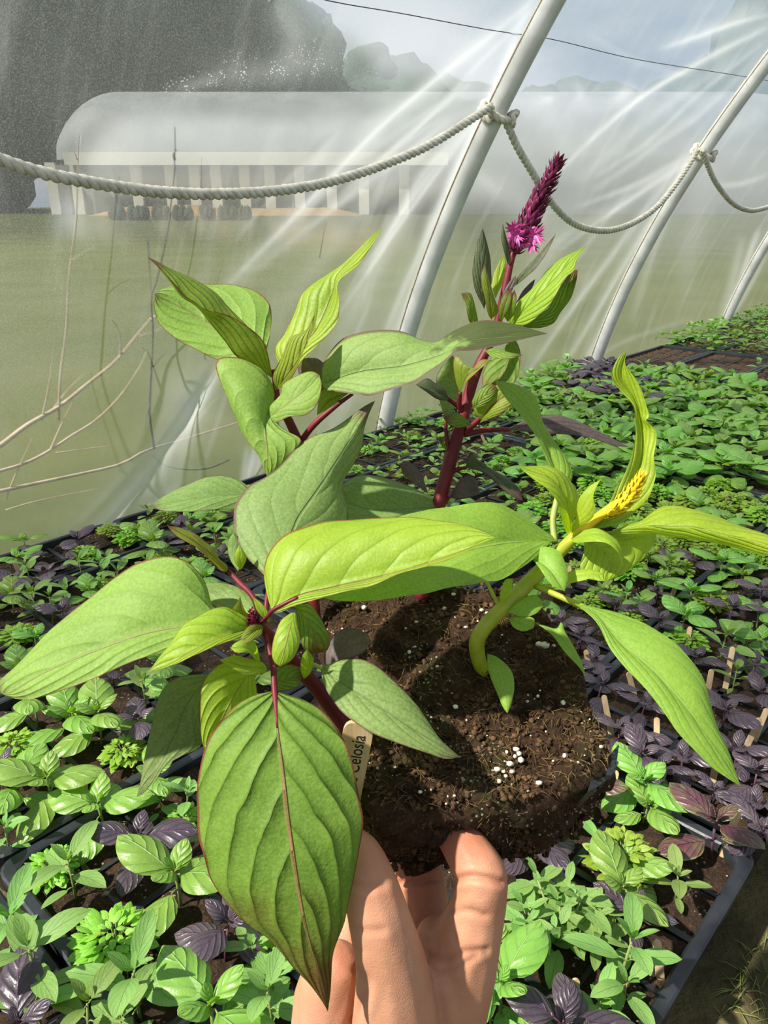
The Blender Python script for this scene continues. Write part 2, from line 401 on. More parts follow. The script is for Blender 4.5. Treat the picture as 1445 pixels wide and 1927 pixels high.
M['grass_blade'] = plain_mat('grass_blade', (0.10, 0.14, 0.03), (0.2, 0.22, 0.07), 20, 0.7, 0.2)
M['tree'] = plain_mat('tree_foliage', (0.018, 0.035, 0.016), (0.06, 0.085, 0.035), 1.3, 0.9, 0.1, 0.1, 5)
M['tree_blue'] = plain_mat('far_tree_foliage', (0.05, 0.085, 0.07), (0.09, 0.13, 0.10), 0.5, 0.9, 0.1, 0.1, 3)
M['bark'] = plain_mat('tree_bark', (0.05, 0.04, 0.03), (0.1, 0.08, 0.06), 6, 0.9, 0.1)
M['white_sheet'] = plain_mat('white_tunnel_cover', (0.22, 0.235, 0.24), (0.29, 0.30, 0.30), 0.6, 0.6, 0.3)
M['cream'] = plain_mat('cream_gutter', (0.66, 0.62, 0.52), (0.74, 0.70, 0.60), 0.6, 0.6, 0.3)
M['dark_inside'] = plain_mat('shaded_tunnel_inside', (0.06, 0.09, 0.05), (0.14, 0.17, 0.12), 0.6, 0.9, 0.1)  # dark grey-green paints the shade inside the open tunnel
SKY_STRENGTH = 1.15; SUN_STRENGTH = 9.2; SUN_DIR = (-.62, -.25, .74); EXPOSURE = 0.0
# ================================================================== the hand-held pack
def dq(dep, u):
    d0, dm, d1 = dep
    return d0 * (1 - u) * (1 - 2 * u) + dm * 4 * u * (1 - u) + d1 * u * (2 * u - 1)

def leaf(parent, mat, mid, A, B, dep, dA=0.0, dB=0.0, puff=0.10, wave=0.0, pet=None, pmat=None, nu=30, nv=7, label=None, seed=0):
    """a leaf blade lofted between midrib and two edges; points are traced directions with their own distances"""
    m2 = catmull(mid, nu)
    a2 = catmull([mid[0]] + list(A) + [mid[-1]], nu)
    b2 = catmull([mid[0]] + list(B) + [mid[-1]], nu)
    us = np.linspace(0, 1, nu)
    prof = np.sin(PI * np.clip(us, 0, 1)) ** 0.7
    V = []; UV = []
    vs = np.concatenate([np.linspace(-1, 0, nv + 1), np.linspace(0, 1, nv + 1)[1:]])
    mids = np.array([P(m2[i][0], m2[i][1], dq(dep, us[i])) for i in range(nu)])
    ea = np.array([P(a2[i][0], a2[i][1], dq(dep, us[i]) + dA * prof[i]) for i in range(nu)])
    eb = np.array([P(b2[i][0], b2[i][1], dq(dep, us[i]) + dB * prof[i]) for i in range(nu)])
    tan = np.gradient(mids, axis=0)
    for i in range(nu):
        for v in vs:
            e = ea[i] if v < 0 else eb[i]
            w = abs(v)
            p = mids[i] * (1 - w) + e * w
            nrm = np.cross(tan[i], e - mids[i]) * (1 if v >= 0 else -1)
            L = np.linalg.norm(nrm)
            nrm = nrm / L if L > 1e-12 else np.zeros(3)
            if nrm @ (CP - p) < 0: nrm = -nrm
            hw = np.linalg.norm(e - mids[i])
            p = p + nrm * hw * puff * 4 * w * (1 - w)
            if wave:
                q = mnoise.noise(Vector((p[0] * 90 + seed, p[1] * 90, p[2] * 90)))
                p = p + nrm * wave * q * (0.25 + 0.75 * w) * prof[i]
            V.append(p); UV.append((us[i], v * 0.5 + 0.5))
    W = len(vs); F = []
    for i in range(nu - 1):
        for k in range(W - 1):
            F.append((i * W + k, i * W + k + 1, (i + 1) * W + k + 1, (i + 1) * W + k))
    bx = np.array(list(mid) + list(A) + list(B), float); ext = np.linalg.norm(bx.max(0) - bx.min(0))
    o = mesh_obj('leaf', V, F, M[mat + '_s' if ext < 150 and mat + '_s' in M else mat], parent, UV)
    if label: o['label'] = label
    if pet:
        pp = catmull([tuple(q[:2]) + (q[2],) for q in pet], 14)
        rr = np.interp(np.linspace(0, 1, 14), np.linspace(0, 1, len(pet)), [q[3] for q in pet])
        path = [P(*q) for q in pp]
        rad = [rr[i] * pp[i][2] / FPX for i in range(14)]
        v, f, uv = tube_data(path, rad, 8)
        mesh_obj('petiole', v, f, M[pmat or 'stem_red'], o, uv)
    return o

def stem(parent, pts, mat, name='stem', n=40, seg=12):
    pp = catmull([q[:3] for q in pts], n)
    rr = np.interp(np.linspace(0, 1, n), np.linspace(0, 1, len(pts)), [q[3] for q in pts])
    v, f, uv = tube_data([P(*q) for q in pp], [rr[i] * pp[i][2] / FPX for i in range(n)], seg)
    return mesh_obj(name, v, f, M[mat], parent, uv)

def spike(parent, axis, rad_px, n, blen, bwid, mat, name='flower_spike', out=0.55, seed=1):
    """a plume of overlapping pointed bracts spiralling up an axis"""
    rnd = random.Random(seed)
    ax = catmull([a for a in axis], 30)
    path = np.array([P(*a) for a in ax]); tan = np.gradient(path, axis=0); tan /= np.linalg.norm(tan, axis=1)[:, None]
    A = Acc()
    v, f, uv = tube_data(path, [max(0.0006, np.interp(i / 29, [0, .25, .7, 1], rad_px) * 0.5 * ax[i][2] / FPX) for i in range(30)], 8)
    A.add(v, f, uv)
    for k in range(n):
        s = (k + 0.5) / n; i = min(28, int(s * 29)); c = path[i] * (1 - (s * 29 - i)) + path[i + 1] * (s * 29 - i)
        t = tan[i]; e1 = np.cross(t, [0.3, 1, 0.2]); e1 /= np.linalg.norm(e1); e2 = np.cross(t, e1)
        ph = k * 2.39996 + rnd.uniform(-.25, .25)
        rd = e1 * math.cos(ph) + e2 * math.sin(ph)
        dpt = ax[i][2] / FPX
        r = np.interp(s, [0, .25, .7, 1], rad_px) * dpt
        L = blen * dpt * np.interp(s, [0, .2, .75, 1], [0.8, 1, 0.8, 0.7]) * rnd.uniform(.85, 1.15)
        wd = bwid * dpt * np.interp(s, [0, .2, 1], [0.8, 1, 0.6])
        sd = np.cross(t, rd)
        o = c + rd * r * 0.35
        d = t * 1.0 + rd * out * rnd.uniform(.8, 1.25); d /= np.linalg.norm(d)
        nn = np.cross(d, sd)
        pts = []
        for q, wq in ((0, .45), (.35, 1), (.7, .62), (1, 0.03)):
            cc = o + d * L * q + rd * r * 0.25 * math.sin(q * PI)
            for g in (-1, 0, 1):
                pts.append(cc + sd * wd * wq * g - nn * (0.0 if g else wd * wq * 0.55))
        fs = []
        for q in range(3):
            for g in range(2):
                fs.append((q * 3 + g, q * 3 + g + 1, q * 3 + g + 4, q * 3 + g + 3))
        A.add(pts, fs)
    o = mesh_obj(name, A.v, A.f, M[mat], parent, A.uv)
    o['kind'] = 'stuff'
    return o

def floret(parent, c, r, n, mat, seed):
    rnd = random.Random(seed); A = Acc(); cc = P(*c); dpt = c[2] / FPX
    for k in range(n):
        th = rnd.uniform(0, 2 * PI); z = rnd.uniform(-0.3, 1)
        d = np.array([math.cos(th), -0.5 - 0.5 * z, math.sin(th)]); d /= np.linalg.norm(d)
        sd = np.cross(d, [0.2, 1, 0.3]); sd /= np.linalg.norm(sd)
        L = r * dpt * rnd.uniform(.8, 1.2); w = L * 0.13; nn = np.cross(d, sd)
        pts = []
        for q, wq in ((0, .5), (.4, 1), (1, .05)):
            for g in (-1, 0, 1):
                pts.append(cc + d * L * q + sd * w * wq * g + nn * (0 if g else w * wq * .5))
        A.add(pts, [(q * 3 + g, q * 3 + g + 1, q * 3 + g + 4, q * 3 + g + 3) for q in range(2) for g in range(2)])
    o = mesh_obj('open_floret', A.v, A.f, M[mat], parent, A.uv)
    o['kind'] = 'stuff'; o['label'] = 'bright pink star-shaped floret'
    return o

# ---------------------------------------------------------------- soil plug in its black cell pack
def soil_depth(x, y):
    """distance of the tilted soil surface along a viewing direction (a real plane)"""
    return 1.0 / (3.509 + (1500 - y) / 390.0 * (2.703 - 3.509))
OUTL = [(588, 1125), (640, 1108), (720, 1100), (830, 1098), (930, 1102), (1010, 1130), (1062, 1185), (1092, 1240), (1110, 1300), (1132, 1370), (1158, 1425),
        (1120, 1466), (1075, 1490), (1045, 1512), (960, 1520), (880, 1528), (790, 1535), (735, 1540), (690, 1520), (672, 1450), (650, 1370), (618, 1250)]
ol = catmull(OUTL + [OUTL[0]], 121)[:120]
ol3 = np.array([P(x, y, soil_depth(x, y)) for x, y in ol])
cen = P(880, 1320, soil_depth(880, 1320))
pn = np.cross(P(980, 1320, soil_depth(980, 1320)) - cen, P(880, 1220, soil_depth(880, 1220)) - cen)
pn /= np.linalg.norm(pn)
if pn @ (CP - cen) < 0: pn = -pn
pack = empty('cell_pack', cen - pn * 0.05)
tag(pack, 'torn black cell pack of dark crumbly soil held up on the fingertips', 'seedling pack')
V = []; F = []
rings = 44
for k in range(rings + 1):
    q = (k / rings) ** 0.85
    for i in range(120):
        p = cen + (ol3[i] - cen) * q
        e = p + pn * 0.0
        nz = mnoise.noise(Vector(e * 70)) * 0.0035 + mnoise.noise(Vector(e * 190)) * 0.0022 + mnoise.noise(Vector(e * 480)) * 0.0012
        edge = max(0, (q - 0.86) / 0.14)
        V.append(e + pn * (nz + 0.002 - 0.006 * edge ** 2))
for k in range(1, 15):                                   # crumbly sides going down
    q = k / 14
    for i in range(120):
        sh = 1 - 0.08 * q ** 2 + 0.06 * mnoise.noise(Vector((i * 0.21, k * 0.35, 3)))
        p = cen + (ol3[i] - cen) * sh - pn * (0.006 + 0.040 * q)
        p = p + (ol3[i] - cen) / np.linalg.norm(ol3[i] - cen) * (0.0035 * mnoise.noise(Vector(p * 120)) + 0.002 * mnoise.noise(Vector(p * 330)))
        V.append(p)
R_ = rings + 15
for k in range(R_ - 1):
    for i in range(120):
        j = (i + 1) % 120
        F.append((k * 120 + i, k * 120 + j, (k + 1) * 120 + j, (k + 1) * 120 + i))
F.append(tuple((R_ - 1) * 120 + i for i in range(119, -1, -1)))
mesh_obj('soil', V, F, M['soil_plug'], pack)
# thin torn black cell walls hugging the lower half
V = []; F = []
for k in range(7):
    q = k / 6
    for i in range(121):
        ii = i % 120
        tear = 0.012 + 0.012 * mnoise.noise(Vector((ii * 0.3, 0, 9))) if k == 0 else 0
        out = 0.93 - 0.10 * q
        p = cen + (ol3[ii] - cen) * out - pn * (0.026 + tear + 0.022 * q)
        V.append(p)
for k in range(6):
    for i in range(120):
        F.append((k * 121 + i, k * 121 + i + 1, (k + 1) * 121 + i + 1, (k + 1) * 121 + i))
mesh_obj('cell_wall', V, F, M['black_plastic'], pack)
# torn flap of black plastic at the right
fl = [(1118, 1452, .296), (1165, 1400, .31), (1158, 1452, .298), (1105, 1490, .288), (1085, 1515, .288), (1128, 1478, .292)]
fp = [P(*q) for q in fl]
mesh_obj('torn_flap', fp + [p - pn * 0.003 for p in fp], [(0, 1, 2, 5), (0, 5, 4, 3), (6, 11, 8, 7), (6, 9, 10, 11), (0, 6, 7, 1), (1, 7, 8, 2), (2, 8, 11, 5)], M['black_plastic'], pack, smooth=False)
# coir fibres and perlite on the surface
rnd = random.Random(11)
A = Acc()
def rand_soil():
    while True:
        i = rnd.randrange(120); q = math.sqrt(rnd.random()) * 0.98
        return cen + (ol3[i] - cen) * q
for k in range(1500):
    c = rand_soil()
    c = c + pn * (mnoise.noise(Vector(c * 70)) * 0.0035 + mnoise.noise(Vector(c * 190)) * 0.0022 + 0.0025)
    d = np.array([rnd.gauss(0, 1), rnd.gauss(0, 1), rnd.gauss(0, 1)]); d -= pn * (d @ pn) * 0.75; d /= np.linalg.norm(d)
    L = rnd.uniform(.0008, .0034); b = np.cross(d, pn) * rnd.uniform(-.5, .5)
    v, f, uv = tube_data([c - d * L, c - d * L * .3 + b * L * .4 + pn * .0006, c + d * L * .4 + b * L * .4 + pn * .0008, c + d * L], [.00008, .00014, .00014, .00008], 4)
    A.add(v, f, uv)
for k in range(900):                                      # fibres on the side toward the viewer
    i = rnd.randrange(60, 105)
    c = cen + (ol3[i] - cen) * rnd.uniform(.94, 1.0) - pn * rnd.uniform(.004, .034)
    d = np.array([rnd.gauss(0, 1), rnd.gauss(0, 1), rnd.gauss(0, 1)]); d /= np.linalg.norm(d)
    L = rnd.uniform(.0008, .003)
    v, f, uv = tube_data([c - d * L, c + np.array([.0004, -.0006, .0004]), c + d * L], [.00008, .00014, .00008], 4)
    A.add(v, f, uv)
o = mesh_obj('coir_fibres', A.v, A.f, M['fibre'], pack); o['kind'] = 'stuff'
A = Acc()
def grain(c, r):
    bm = bmesh.new(); bmesh.ops.create_icosphere(bm, subdivisions=1, radius=1)
    sx, sy, sz = rnd.uniform(.7, 1.2), rnd.uniform(.7, 1.2), rnd.uniform(.6, 1)
    A.add([c + np.array([q.co.x * sx, q.co.y * sy, q.co.z * sz]) * r * (1 + .25 * mnoise.noise(q.co * 2 + Vector(c * 900))) for q in bm.verts], [[x.index for x in q.verts] for q in bm.faces])
    bm.free()
for (x, y, r) in [(958, 1447, 7), (978, 1440, 8), (967, 1433, 5), (934, 1458, 7), (946, 1462, 5), (970, 1420, 7), (975, 1428, 5), (952, 1425, 4), (938, 1480, 5), (962, 1462, 5), (950, 1470, 4), (1057, 1332, 6), (1060, 1432, 6), (1022, 1224, 9), (1012, 1222, 6), (944, 1325, 5),
                  (905, 1158, 5), (915, 1163, 4), (835, 1155, 5), (853, 1128, 5), (854, 1173, 4), (770, 1237, 5), (685, 1153, 5), (856, 1340, 5), (1012, 1483, 6), (1128, 1415, 5), (822, 1265, 4), (790, 1500, 4), (710, 1455, 4), (783, 1180, 4), (1040, 1225, 4), (728, 1345, 4), (1085, 1445, 4), (1010, 1320, 4), (990, 1330, 4), (876, 1190, 4)]:
    d = soil_depth(x, y); grain(P(x, y, d) + pn * .0035, r * d / FPX)
for k in range(90):
    grain(rand_soil() + pn * .003, rnd.uniform(.0002, .0006))
o_ = A; A = Acc()
for k in range(1500):
    c = rand_soil(); grain(c + pn * (mnoise.noise(Vector(c * 70)) * .0035 + .0022), rnd.uniform(.0004, .0015))
for k in range(700):
    i = rnd.randrange(50, 112); c = cen + (ol3[i] - cen) * rnd.uniform(.93, .99) - pn * rnd.uniform(.004, .044); grain(c, rnd.uniform(.0006, .002))
o = mesh_obj('soil_crumbs', A.v, A.f, M['crumb'], pack); o['kind'] = 'stuff'
A = o_
o = mesh_obj('perlite', A.v, A.f, M['perlite'], pack); o['kind'] = 'stuff'
o['label'] = 'white perlite grains in the soil'

# ---------------------------------------------------------------- birch marker with its lettering
mk = empty('plant_marker', P(668, 1490, .290))
tag(mk, 'birch plant marker lettered Plume Celosia stuck in the held pack', 'plant marker')
tl, tr, br, bl = P(644, 1372, .277), P(704, 1378, .277), P(676, 1530, .295), P(618, 1524, .295)
up = (tl + tr - bl - br) / 2; sx = (tr - tl + br - bl) / 2
Lh = np.linalg.norm(up); up /= Lh; wd = np.linalg.norm(sx); sx = sx - up * (sx @ up); sx /= np.linalg.norm(sx)
nz = np.cross(sx, up)
if nz @ (CP - tl) < 0: nz = -nz
mc = (tl + tr + br + bl) / 4
hw = 27.5 * .285 / FPX
prof = []
yt = Lh / 2 + 0.002; yb = -Lh / 2 - 0.004
for a in np.linspace(0, PI, 13):
    cx, cy = math.cos(a), math.sin(a)
    prof.append((hw * np.sign(cx) * abs(cx) ** .55, yt - 0.004 + 0.006 * abs(cy) ** .8))
prof += [(-hw, yb), (hw, yb)]
V = [mc + sx * x + up * y + nz * .0008 for x, y in prof] + [mc + sx * x + up * y - nz * .0008 for x, y in prof]
n_ = len(prof)
F = [tuple(range(n_)), tuple(range(2 * n_ - 1, n_ - 1, -1))] + [(i, i + n_, (i + 1) % n_ + n_, (i + 1) % n_) for i in range(n_)]
mesh_obj('stick', V, F, M['wood'], mk, smooth=False)
tc = bpy.data.curves.new('lettering', 'FONT')
tc.body = 'Plume Celosia'; tc.size = 0.0062; tc.extrude = 0.00005; tc.align_x = 'RIGHT'; tc.align_y = 'CENTER'
tc.space_character = 1.02
tc.materials.append(M['ink'])
tob = bpy.data.objects.new('tmp_text', tc); COL.objects.link(tob)
tme = bpy.data.meshes.new_from_object(tob.evaluated_get(bpy.context.evaluated_depsgraph_get()))
bpy.data.objects.remove(tob)
tme.materials.clear(); tme.materials.append(M['ink']); tme.name = 'lettering'
to = bpy.data.objects.new('lettering', tme); link(to, mk)
from mathutils import Matrix
mw = Matrix(((up[0], -sx[0], nz[0], 0), (up[1], -sx[1], nz[1], 0), (up[2], -sx[2], nz[2], 0), (0, 0, 0, 1)))
pos = mc + up * (Lh / 2 - 0.0012) + sx * 0.0008 + nz * .00088 - wloc(mk)
mw.translation = Vector(pos)
to.matrix_local = mw
to.scale = (0.98, 1.12, 1)

# ---------------------------------------------------------------- front red-stemmed celosia
pa = empty('celosia_plant', P(655, 1372, .307))
tag(pa, 'red-stemmed celosia rising beside the lettered marker, huge leaf hanging toward the viewer', 'celosia plant', 'celosia plants in the held pack')
stem(pa, [(662, 1385, .309, 15), (640, 1352, .306, 15), (600, 1300, .30, 15), (560, 1255, .293, 14), (520, 1210, .284, 13), (494, 1183, .277, 12), (478, 1168, .272, 7)], 'stem_red')
leaf(pa, 'celosia_green', [(516, 1300), (523, 1380), (532, 1450), (545, 1564), (568, 1709), (590, 1800), (617, 1904)],
     [(480, 1308), (440, 1330), (405, 1370), (382, 1420), (371, 1480), (370, 1531), (375, 1575), (382, 1605), (399, 1660), (440, 1718), (469, 1743), (498, 1762), (545, 1812), (585, 1856), (606, 1885)],
     [(535, 1305), (575, 1318), (612, 1343), (640, 1380), (661, 1427), (678, 1510), (683, 1552), (675, 1605), (661, 1676), (648, 1734), (628, 1792), (623, 1842), (621, 1875)],
     (.262, .247, .257), .007, .007, .10, .0012, [(497, 1195, .275, 6), (513, 1245, .268, 6), (516, 1290, .263, 6), (522, 1370, .2565, 3)], 'stem_red', 56, 12, 'largest leaf, hanging, brownish-red near its tip')
leaf(pa, 'celosia_pale', [(475, 1182), (400, 1170), (340, 1180), (280, 1191), (200, 1217), (100, 1258), (8, 1308)],
     [(455, 1160), (418, 1150), (400, 1140), (392, 1112), (380, 1085), (352, 1056), (312, 1047), (262, 1058), (215, 1085), (150, 1140), (80, 1200), (30, 1252), (-10, 1292)],
     [(420, 1205), (380, 1212), (328, 1222), (240, 1249), (150, 1287), (70, 1314), (35, 1316)],
     (.272, .263, .262), .014, -.006, .10, .001, None, None, 46, 10, 'broad pale leaf pointing to the side')
leaf(pa, 'celosia_lime', [(478, 1180), (440, 1192), (400, 1207), (354, 1230), (320, 1250), (279, 1266)],
     [(471, 1172), (464, 1160), (444, 1150), (423, 1141), (399, 1146), (371, 1160), (343, 1177), (323, 1205), (302, 1233)],
     [(468, 1192), (444, 1204), (423, 1211), (395, 1222), (364, 1236), (337, 1249), (302, 1260)],
     (.270, .255, .252), .008, -.004, .14, .0008)
leaf(pa, 'celosia_lime', [(480, 1250), (440, 1310), (410, 1370), (390, 1430)],
     [(450, 1243), (420, 1247), (402, 1257), (385, 1278), (378, 1305), (377, 1340), (379, 1388)],
     [(479, 1274), (482, 1290), (482, 1310), (462, 1360), (425, 1402)], (.277, .272, .268), -.002, .004, .12, .0008)
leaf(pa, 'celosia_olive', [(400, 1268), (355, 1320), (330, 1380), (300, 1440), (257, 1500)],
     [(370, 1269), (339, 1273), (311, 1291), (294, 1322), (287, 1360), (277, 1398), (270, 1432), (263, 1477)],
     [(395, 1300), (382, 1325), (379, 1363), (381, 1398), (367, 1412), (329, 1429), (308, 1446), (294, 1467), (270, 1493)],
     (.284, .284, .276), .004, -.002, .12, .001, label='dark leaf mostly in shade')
leaf(pa, 'celosia_lime', [(510, 1148), (561, 1122), (631, 1107), (690, 1094), (750, 1079), (820, 1056), (880, 1035), (932, 1012)],
     [(499, 1105), (496, 1075), (503, 1045), (525, 1015), (560, 995), (620, 982), (700, 975), (770, 973), (830, 980), (890, 992)],
     [(525, 1153), (561, 1138), (631, 1119), (700, 1100), (755, 1082), (822, 1060), (880, 1038)],
     (.270, .266, .262), .016, -.004, .15, .001, [(490, 1175, .272, 4), (502, 1162, .271, 4), (515, 1147, .2695, 4), (560, 1124, .268, 3)], 'stem_red', 46, 10, 'glowing yellow-green leaf arching across the pack')
leaf(pa, 'celosia_lime', [(554, 1150), (542, 1195), (527, 1254)], [(540, 1158), (527, 1170), (515, 1201), (511, 1229), (516, 1246)], [(556, 1153), (560, 1174), (565, 1201), (561, 1222), (548, 1243)], (.270, .262, .262), .002, .002, .12)
leaf(pa, 'celosia_green', [(556, 1140), (588, 1185), (597, 1229)], [(560, 1170), (565, 1198), (570, 1220), (585, 1229)], [(582, 1136), (599, 1156), (613, 1181), (622, 1201), (617, 1222), (606, 1228)], (.280, .278, .282), 0, .004, .1)
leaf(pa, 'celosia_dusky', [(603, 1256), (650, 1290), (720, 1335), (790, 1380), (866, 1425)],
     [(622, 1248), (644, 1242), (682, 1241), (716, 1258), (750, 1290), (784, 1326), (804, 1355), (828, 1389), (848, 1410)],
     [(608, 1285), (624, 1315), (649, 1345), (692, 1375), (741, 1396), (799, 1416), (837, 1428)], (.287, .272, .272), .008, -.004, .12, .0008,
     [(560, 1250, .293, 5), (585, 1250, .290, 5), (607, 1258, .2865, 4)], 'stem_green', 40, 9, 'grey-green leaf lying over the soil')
leaf(pa, 'celosia_purple', [(612, 1252), (655, 1218), (699, 1206)], [(609, 1238), (615, 1215), (644, 1186), (668, 1182), (690, 1192)], [(640, 1249), (658, 1241), (682, 1229), (694, 1214)], (.292, .29, .292), .006, -.002, .1, .0006, label='small purplish grey leaf')
leaf(pa, 'celosia_lime', [(502, 1256), (460, 1254), (413, 1241)], [(492, 1245), (471, 1240), (444, 1233), (428, 1237)], [(500, 1265), (489, 1269), (465, 1272), (444, 1262), (423, 1250)], (.272, .262, .26), .003, -.003, .15)
leaf(pa, 'celosia_lime', [(490, 1247), (468, 1222), (432, 1218)], [(485, 1222), (475, 1203), (458, 1203), (442, 1210)], [(478, 1240), (468, 1229), (444, 1228)], (.272, .260, .258), .003, -.003, .15)
leaf(pa, 'celosia_green', [(512, 1285), (545, 1278), (571, 1270)], [(513, 1262), (525, 1254), (548, 1250), (565, 1257)], [(520, 1298), (538, 1299), (561, 1291)], (.283, .284, .286), .003, -.003, .1)
leaf(pa, 'celosia_lime', [(572, 1278), (582, 1250), (578, 1222)], [(565, 1260), (568, 1235)], [(585, 1265), (590, 1240)], (.286, .28, .276), .001, .001, .1)
leaf(pa, 'celosia_veined', [(430, 1076), (400, 1045), (360, 1015), (314, 989)], [(428, 1066), (412, 1050), (405, 1033), (388, 1020), (371, 1006), (344, 993)], [(418, 1074), (399, 1057), (378, 1037), (354, 1022), (330, 1006)], (.294, .286, .284), .005, -.003, .12, .001,
     [(497, 1160, .277, 5), (474, 1120, .284, 5), (452, 1098, .289, 5), (430, 1074, .294, 4)], 'stem_red')
leaf(pa, 'celosia_lime', [(453, 1072), (452, 1050), (450, 1025)], [(444, 1062), (441, 1045)], [(459, 1064), (464, 1050), (459, 1038)], (.288, .284, .284), .001, .001, .15)
leaf(pa, 'celosia_dusky', [(448, 1075), (438, 1040), (441, 1002)], [(434, 1055), (428, 1030), (432, 1012)], [(458, 1058), (456, 1035), (450, 1015)], (.292, .294, .294), .001, .001, .1)
leaf(pa, 'celosia_dusky', [(480, 1150), (430, 1128), (376, 1100)], [(475, 1130), (458, 1110), (437, 1100), (406, 1096)], [(455, 1160), (420, 1152), (392, 1130)], (.284, .292, .296), .006, -.002, .1, .0006)
leaf(pa, 'celosia_veined', [(462, 1166), (455, 1150), (452, 1122)], [(452, 1160), (437, 1147), (445, 1135)], [(467, 1160), (458, 1143)], (.272, .268, .266), 0, 0, .1)
leaf(pa, 'celosia_lime', [(506, 1172), (492, 1150), (477, 1124)], [(494, 1162), (481, 1145)], [(507, 1155), (492, 1135)], (.272, .27, .27), 0, 0, .1)
leaf(pa, 'celosia_veined', [(495, 1180), (475, 1190), (452, 1212)], [(488, 1174), (468, 1178), (455, 1195)], [(492, 1195), (476, 1204), (462, 1212)], (.270, .262, .26), 0.001, -0.001, .12)
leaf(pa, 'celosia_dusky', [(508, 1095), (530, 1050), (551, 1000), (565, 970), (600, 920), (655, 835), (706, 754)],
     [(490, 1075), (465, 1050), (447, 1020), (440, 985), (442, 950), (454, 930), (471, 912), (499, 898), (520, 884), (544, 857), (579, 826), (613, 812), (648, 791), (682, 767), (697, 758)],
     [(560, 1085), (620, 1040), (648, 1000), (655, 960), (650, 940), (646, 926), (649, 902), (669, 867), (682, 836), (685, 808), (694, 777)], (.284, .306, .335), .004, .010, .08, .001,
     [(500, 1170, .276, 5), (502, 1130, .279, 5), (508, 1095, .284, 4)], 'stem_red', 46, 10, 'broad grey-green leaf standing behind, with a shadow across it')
spike(pa, [(480, 1190, .272), (477, 1172, .268), (474, 1150, .266)], [10, 14, 12, 5], 46, 12, 5, 'bud_red', 'flower_bud', .8, 4)

# ---------------------------------------------------------------- upper left celosia
pb = empty('celosia_plant', P(596, 1190, soil_depth(596, 1190)))
tag(pb, 'celosia with pointed folded top leaves, behind the grey-green leaf at upper left', 'celosia plant', 'celosia plants in the held pack')
stem(pb, [(596, 1195, .353, 11), (590, 1130, .350, 11), (582, 1000, .347, 11), (568, 860, .343, 10), (545, 795, .339, 9), (522, 755, .336, 9), (518, 715, .334, 8), (515, 695, .333, 5)], 'stem_red')
leaf(pb, 'celosia_pale', [(498, 672), (440, 640), (370, 595), (291, 553)],
     [(506, 640), (511, 600), (506, 570), (480, 548), (440, 537), (400, 535), (350, 535), (310, 541)],
     [(470, 679), (450, 680), (406, 675), (360, 655), (330, 638), (300, 610), (290, 580)], (.338, .35, .345), .012, -.006, .10, .0012, None, None, 38, 9, 'rounded pale leaf at the back')
leaf(pb, 'celosia_veined', [(513, 712), (496, 701), (475, 687), (444, 670), (423, 642), (395, 608), (368, 573), (343, 556), (323, 531), (302, 507), (277, 484)],
     [(509, 690), (499, 663), (489, 639), (471, 621), (447, 594), (426, 573), (402, 549), (368, 528), (319, 504), (295, 491)],
     [(511, 700), (499, 649), (475, 621), (437, 597), (388, 580), (345, 557), (325, 532), (303, 508)], (.333, .322, .32), .012, -.006, .12, .001, None, None, 40, 9, 'long folded leaf with dark veins')
leaf(pb, 'celosia_lime', [(548, 712), (560, 660), (596, 621), (627, 552), (634, 518), (665, 486), (720, 428)],
     [(528, 690), (517, 656), (537, 625), (551, 594), (568, 552), (596, 528), (627, 511), (655, 490), (682, 460), (702, 442)],
     [(568, 680), (589, 659), (620, 628), (636, 604), (640, 566), (638, 545), (641, 528), (676, 495), (703, 458)], (.334, .335, .335), .006, -.006, .12, .001, None, None, 40, 9)
leaf(pb, 'celosia_veined', [(518, 735), (545, 700), (560, 680), (580, 640), (592, 592)], [(514, 705), (528, 675), (545, 642), (552, 632), (572, 624), (582, 612)], [(540, 722), (556, 698), (573, 656), (589, 621)], (.333, .323, .322), .004, -.003, .15, .0006)
leaf(pb, 'celosia_pale', [(514, 756), (501, 785), (499, 815), (503, 850), (503, 898)],
     [(515, 735), (508, 715), (490, 692), (465, 678), (437, 672), (413, 673), (405, 688), (416, 722), (430, 756), (444, 790), (454, 815), (471, 829), (485, 850), (497, 880)],
     [(520, 766), (524, 780), (524, 797), (537, 810), (567, 829), (544, 857), (523, 884)], (.332, .318, .322), .006, .0, .10, .0008, None, None, 40, 9, 'leaf hanging in front of the stem with an eaten edge')
leaf(pb, 'celosia_pale', [(502, 788), (540, 762), (580, 730), (601, 706)], [(508, 765), (527, 742), (532, 722), (554, 709), (579, 699), (592, 700)], [(520, 795), (545, 784), (572, 782), (592, 768), (602, 748), (605, 722)], (.325, .319, .322), .004, -.002, .08, .0008)
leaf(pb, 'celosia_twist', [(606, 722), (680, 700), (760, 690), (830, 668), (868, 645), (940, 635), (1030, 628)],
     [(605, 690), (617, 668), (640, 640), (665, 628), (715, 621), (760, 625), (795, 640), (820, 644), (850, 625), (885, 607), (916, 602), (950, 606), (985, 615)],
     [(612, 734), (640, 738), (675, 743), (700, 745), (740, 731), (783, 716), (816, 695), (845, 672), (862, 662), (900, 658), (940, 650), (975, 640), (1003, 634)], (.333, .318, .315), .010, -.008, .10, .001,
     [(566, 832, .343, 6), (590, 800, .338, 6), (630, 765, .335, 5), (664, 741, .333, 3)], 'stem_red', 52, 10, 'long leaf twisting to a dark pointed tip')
leaf(pb, 'celosia_veined', [(596, 782), (622, 752), (658, 739)], [(600, 750), (608, 732), (630, 730)], [(618, 772), (640, 752)], (.338, .336, .334), .002, -.002, .1)
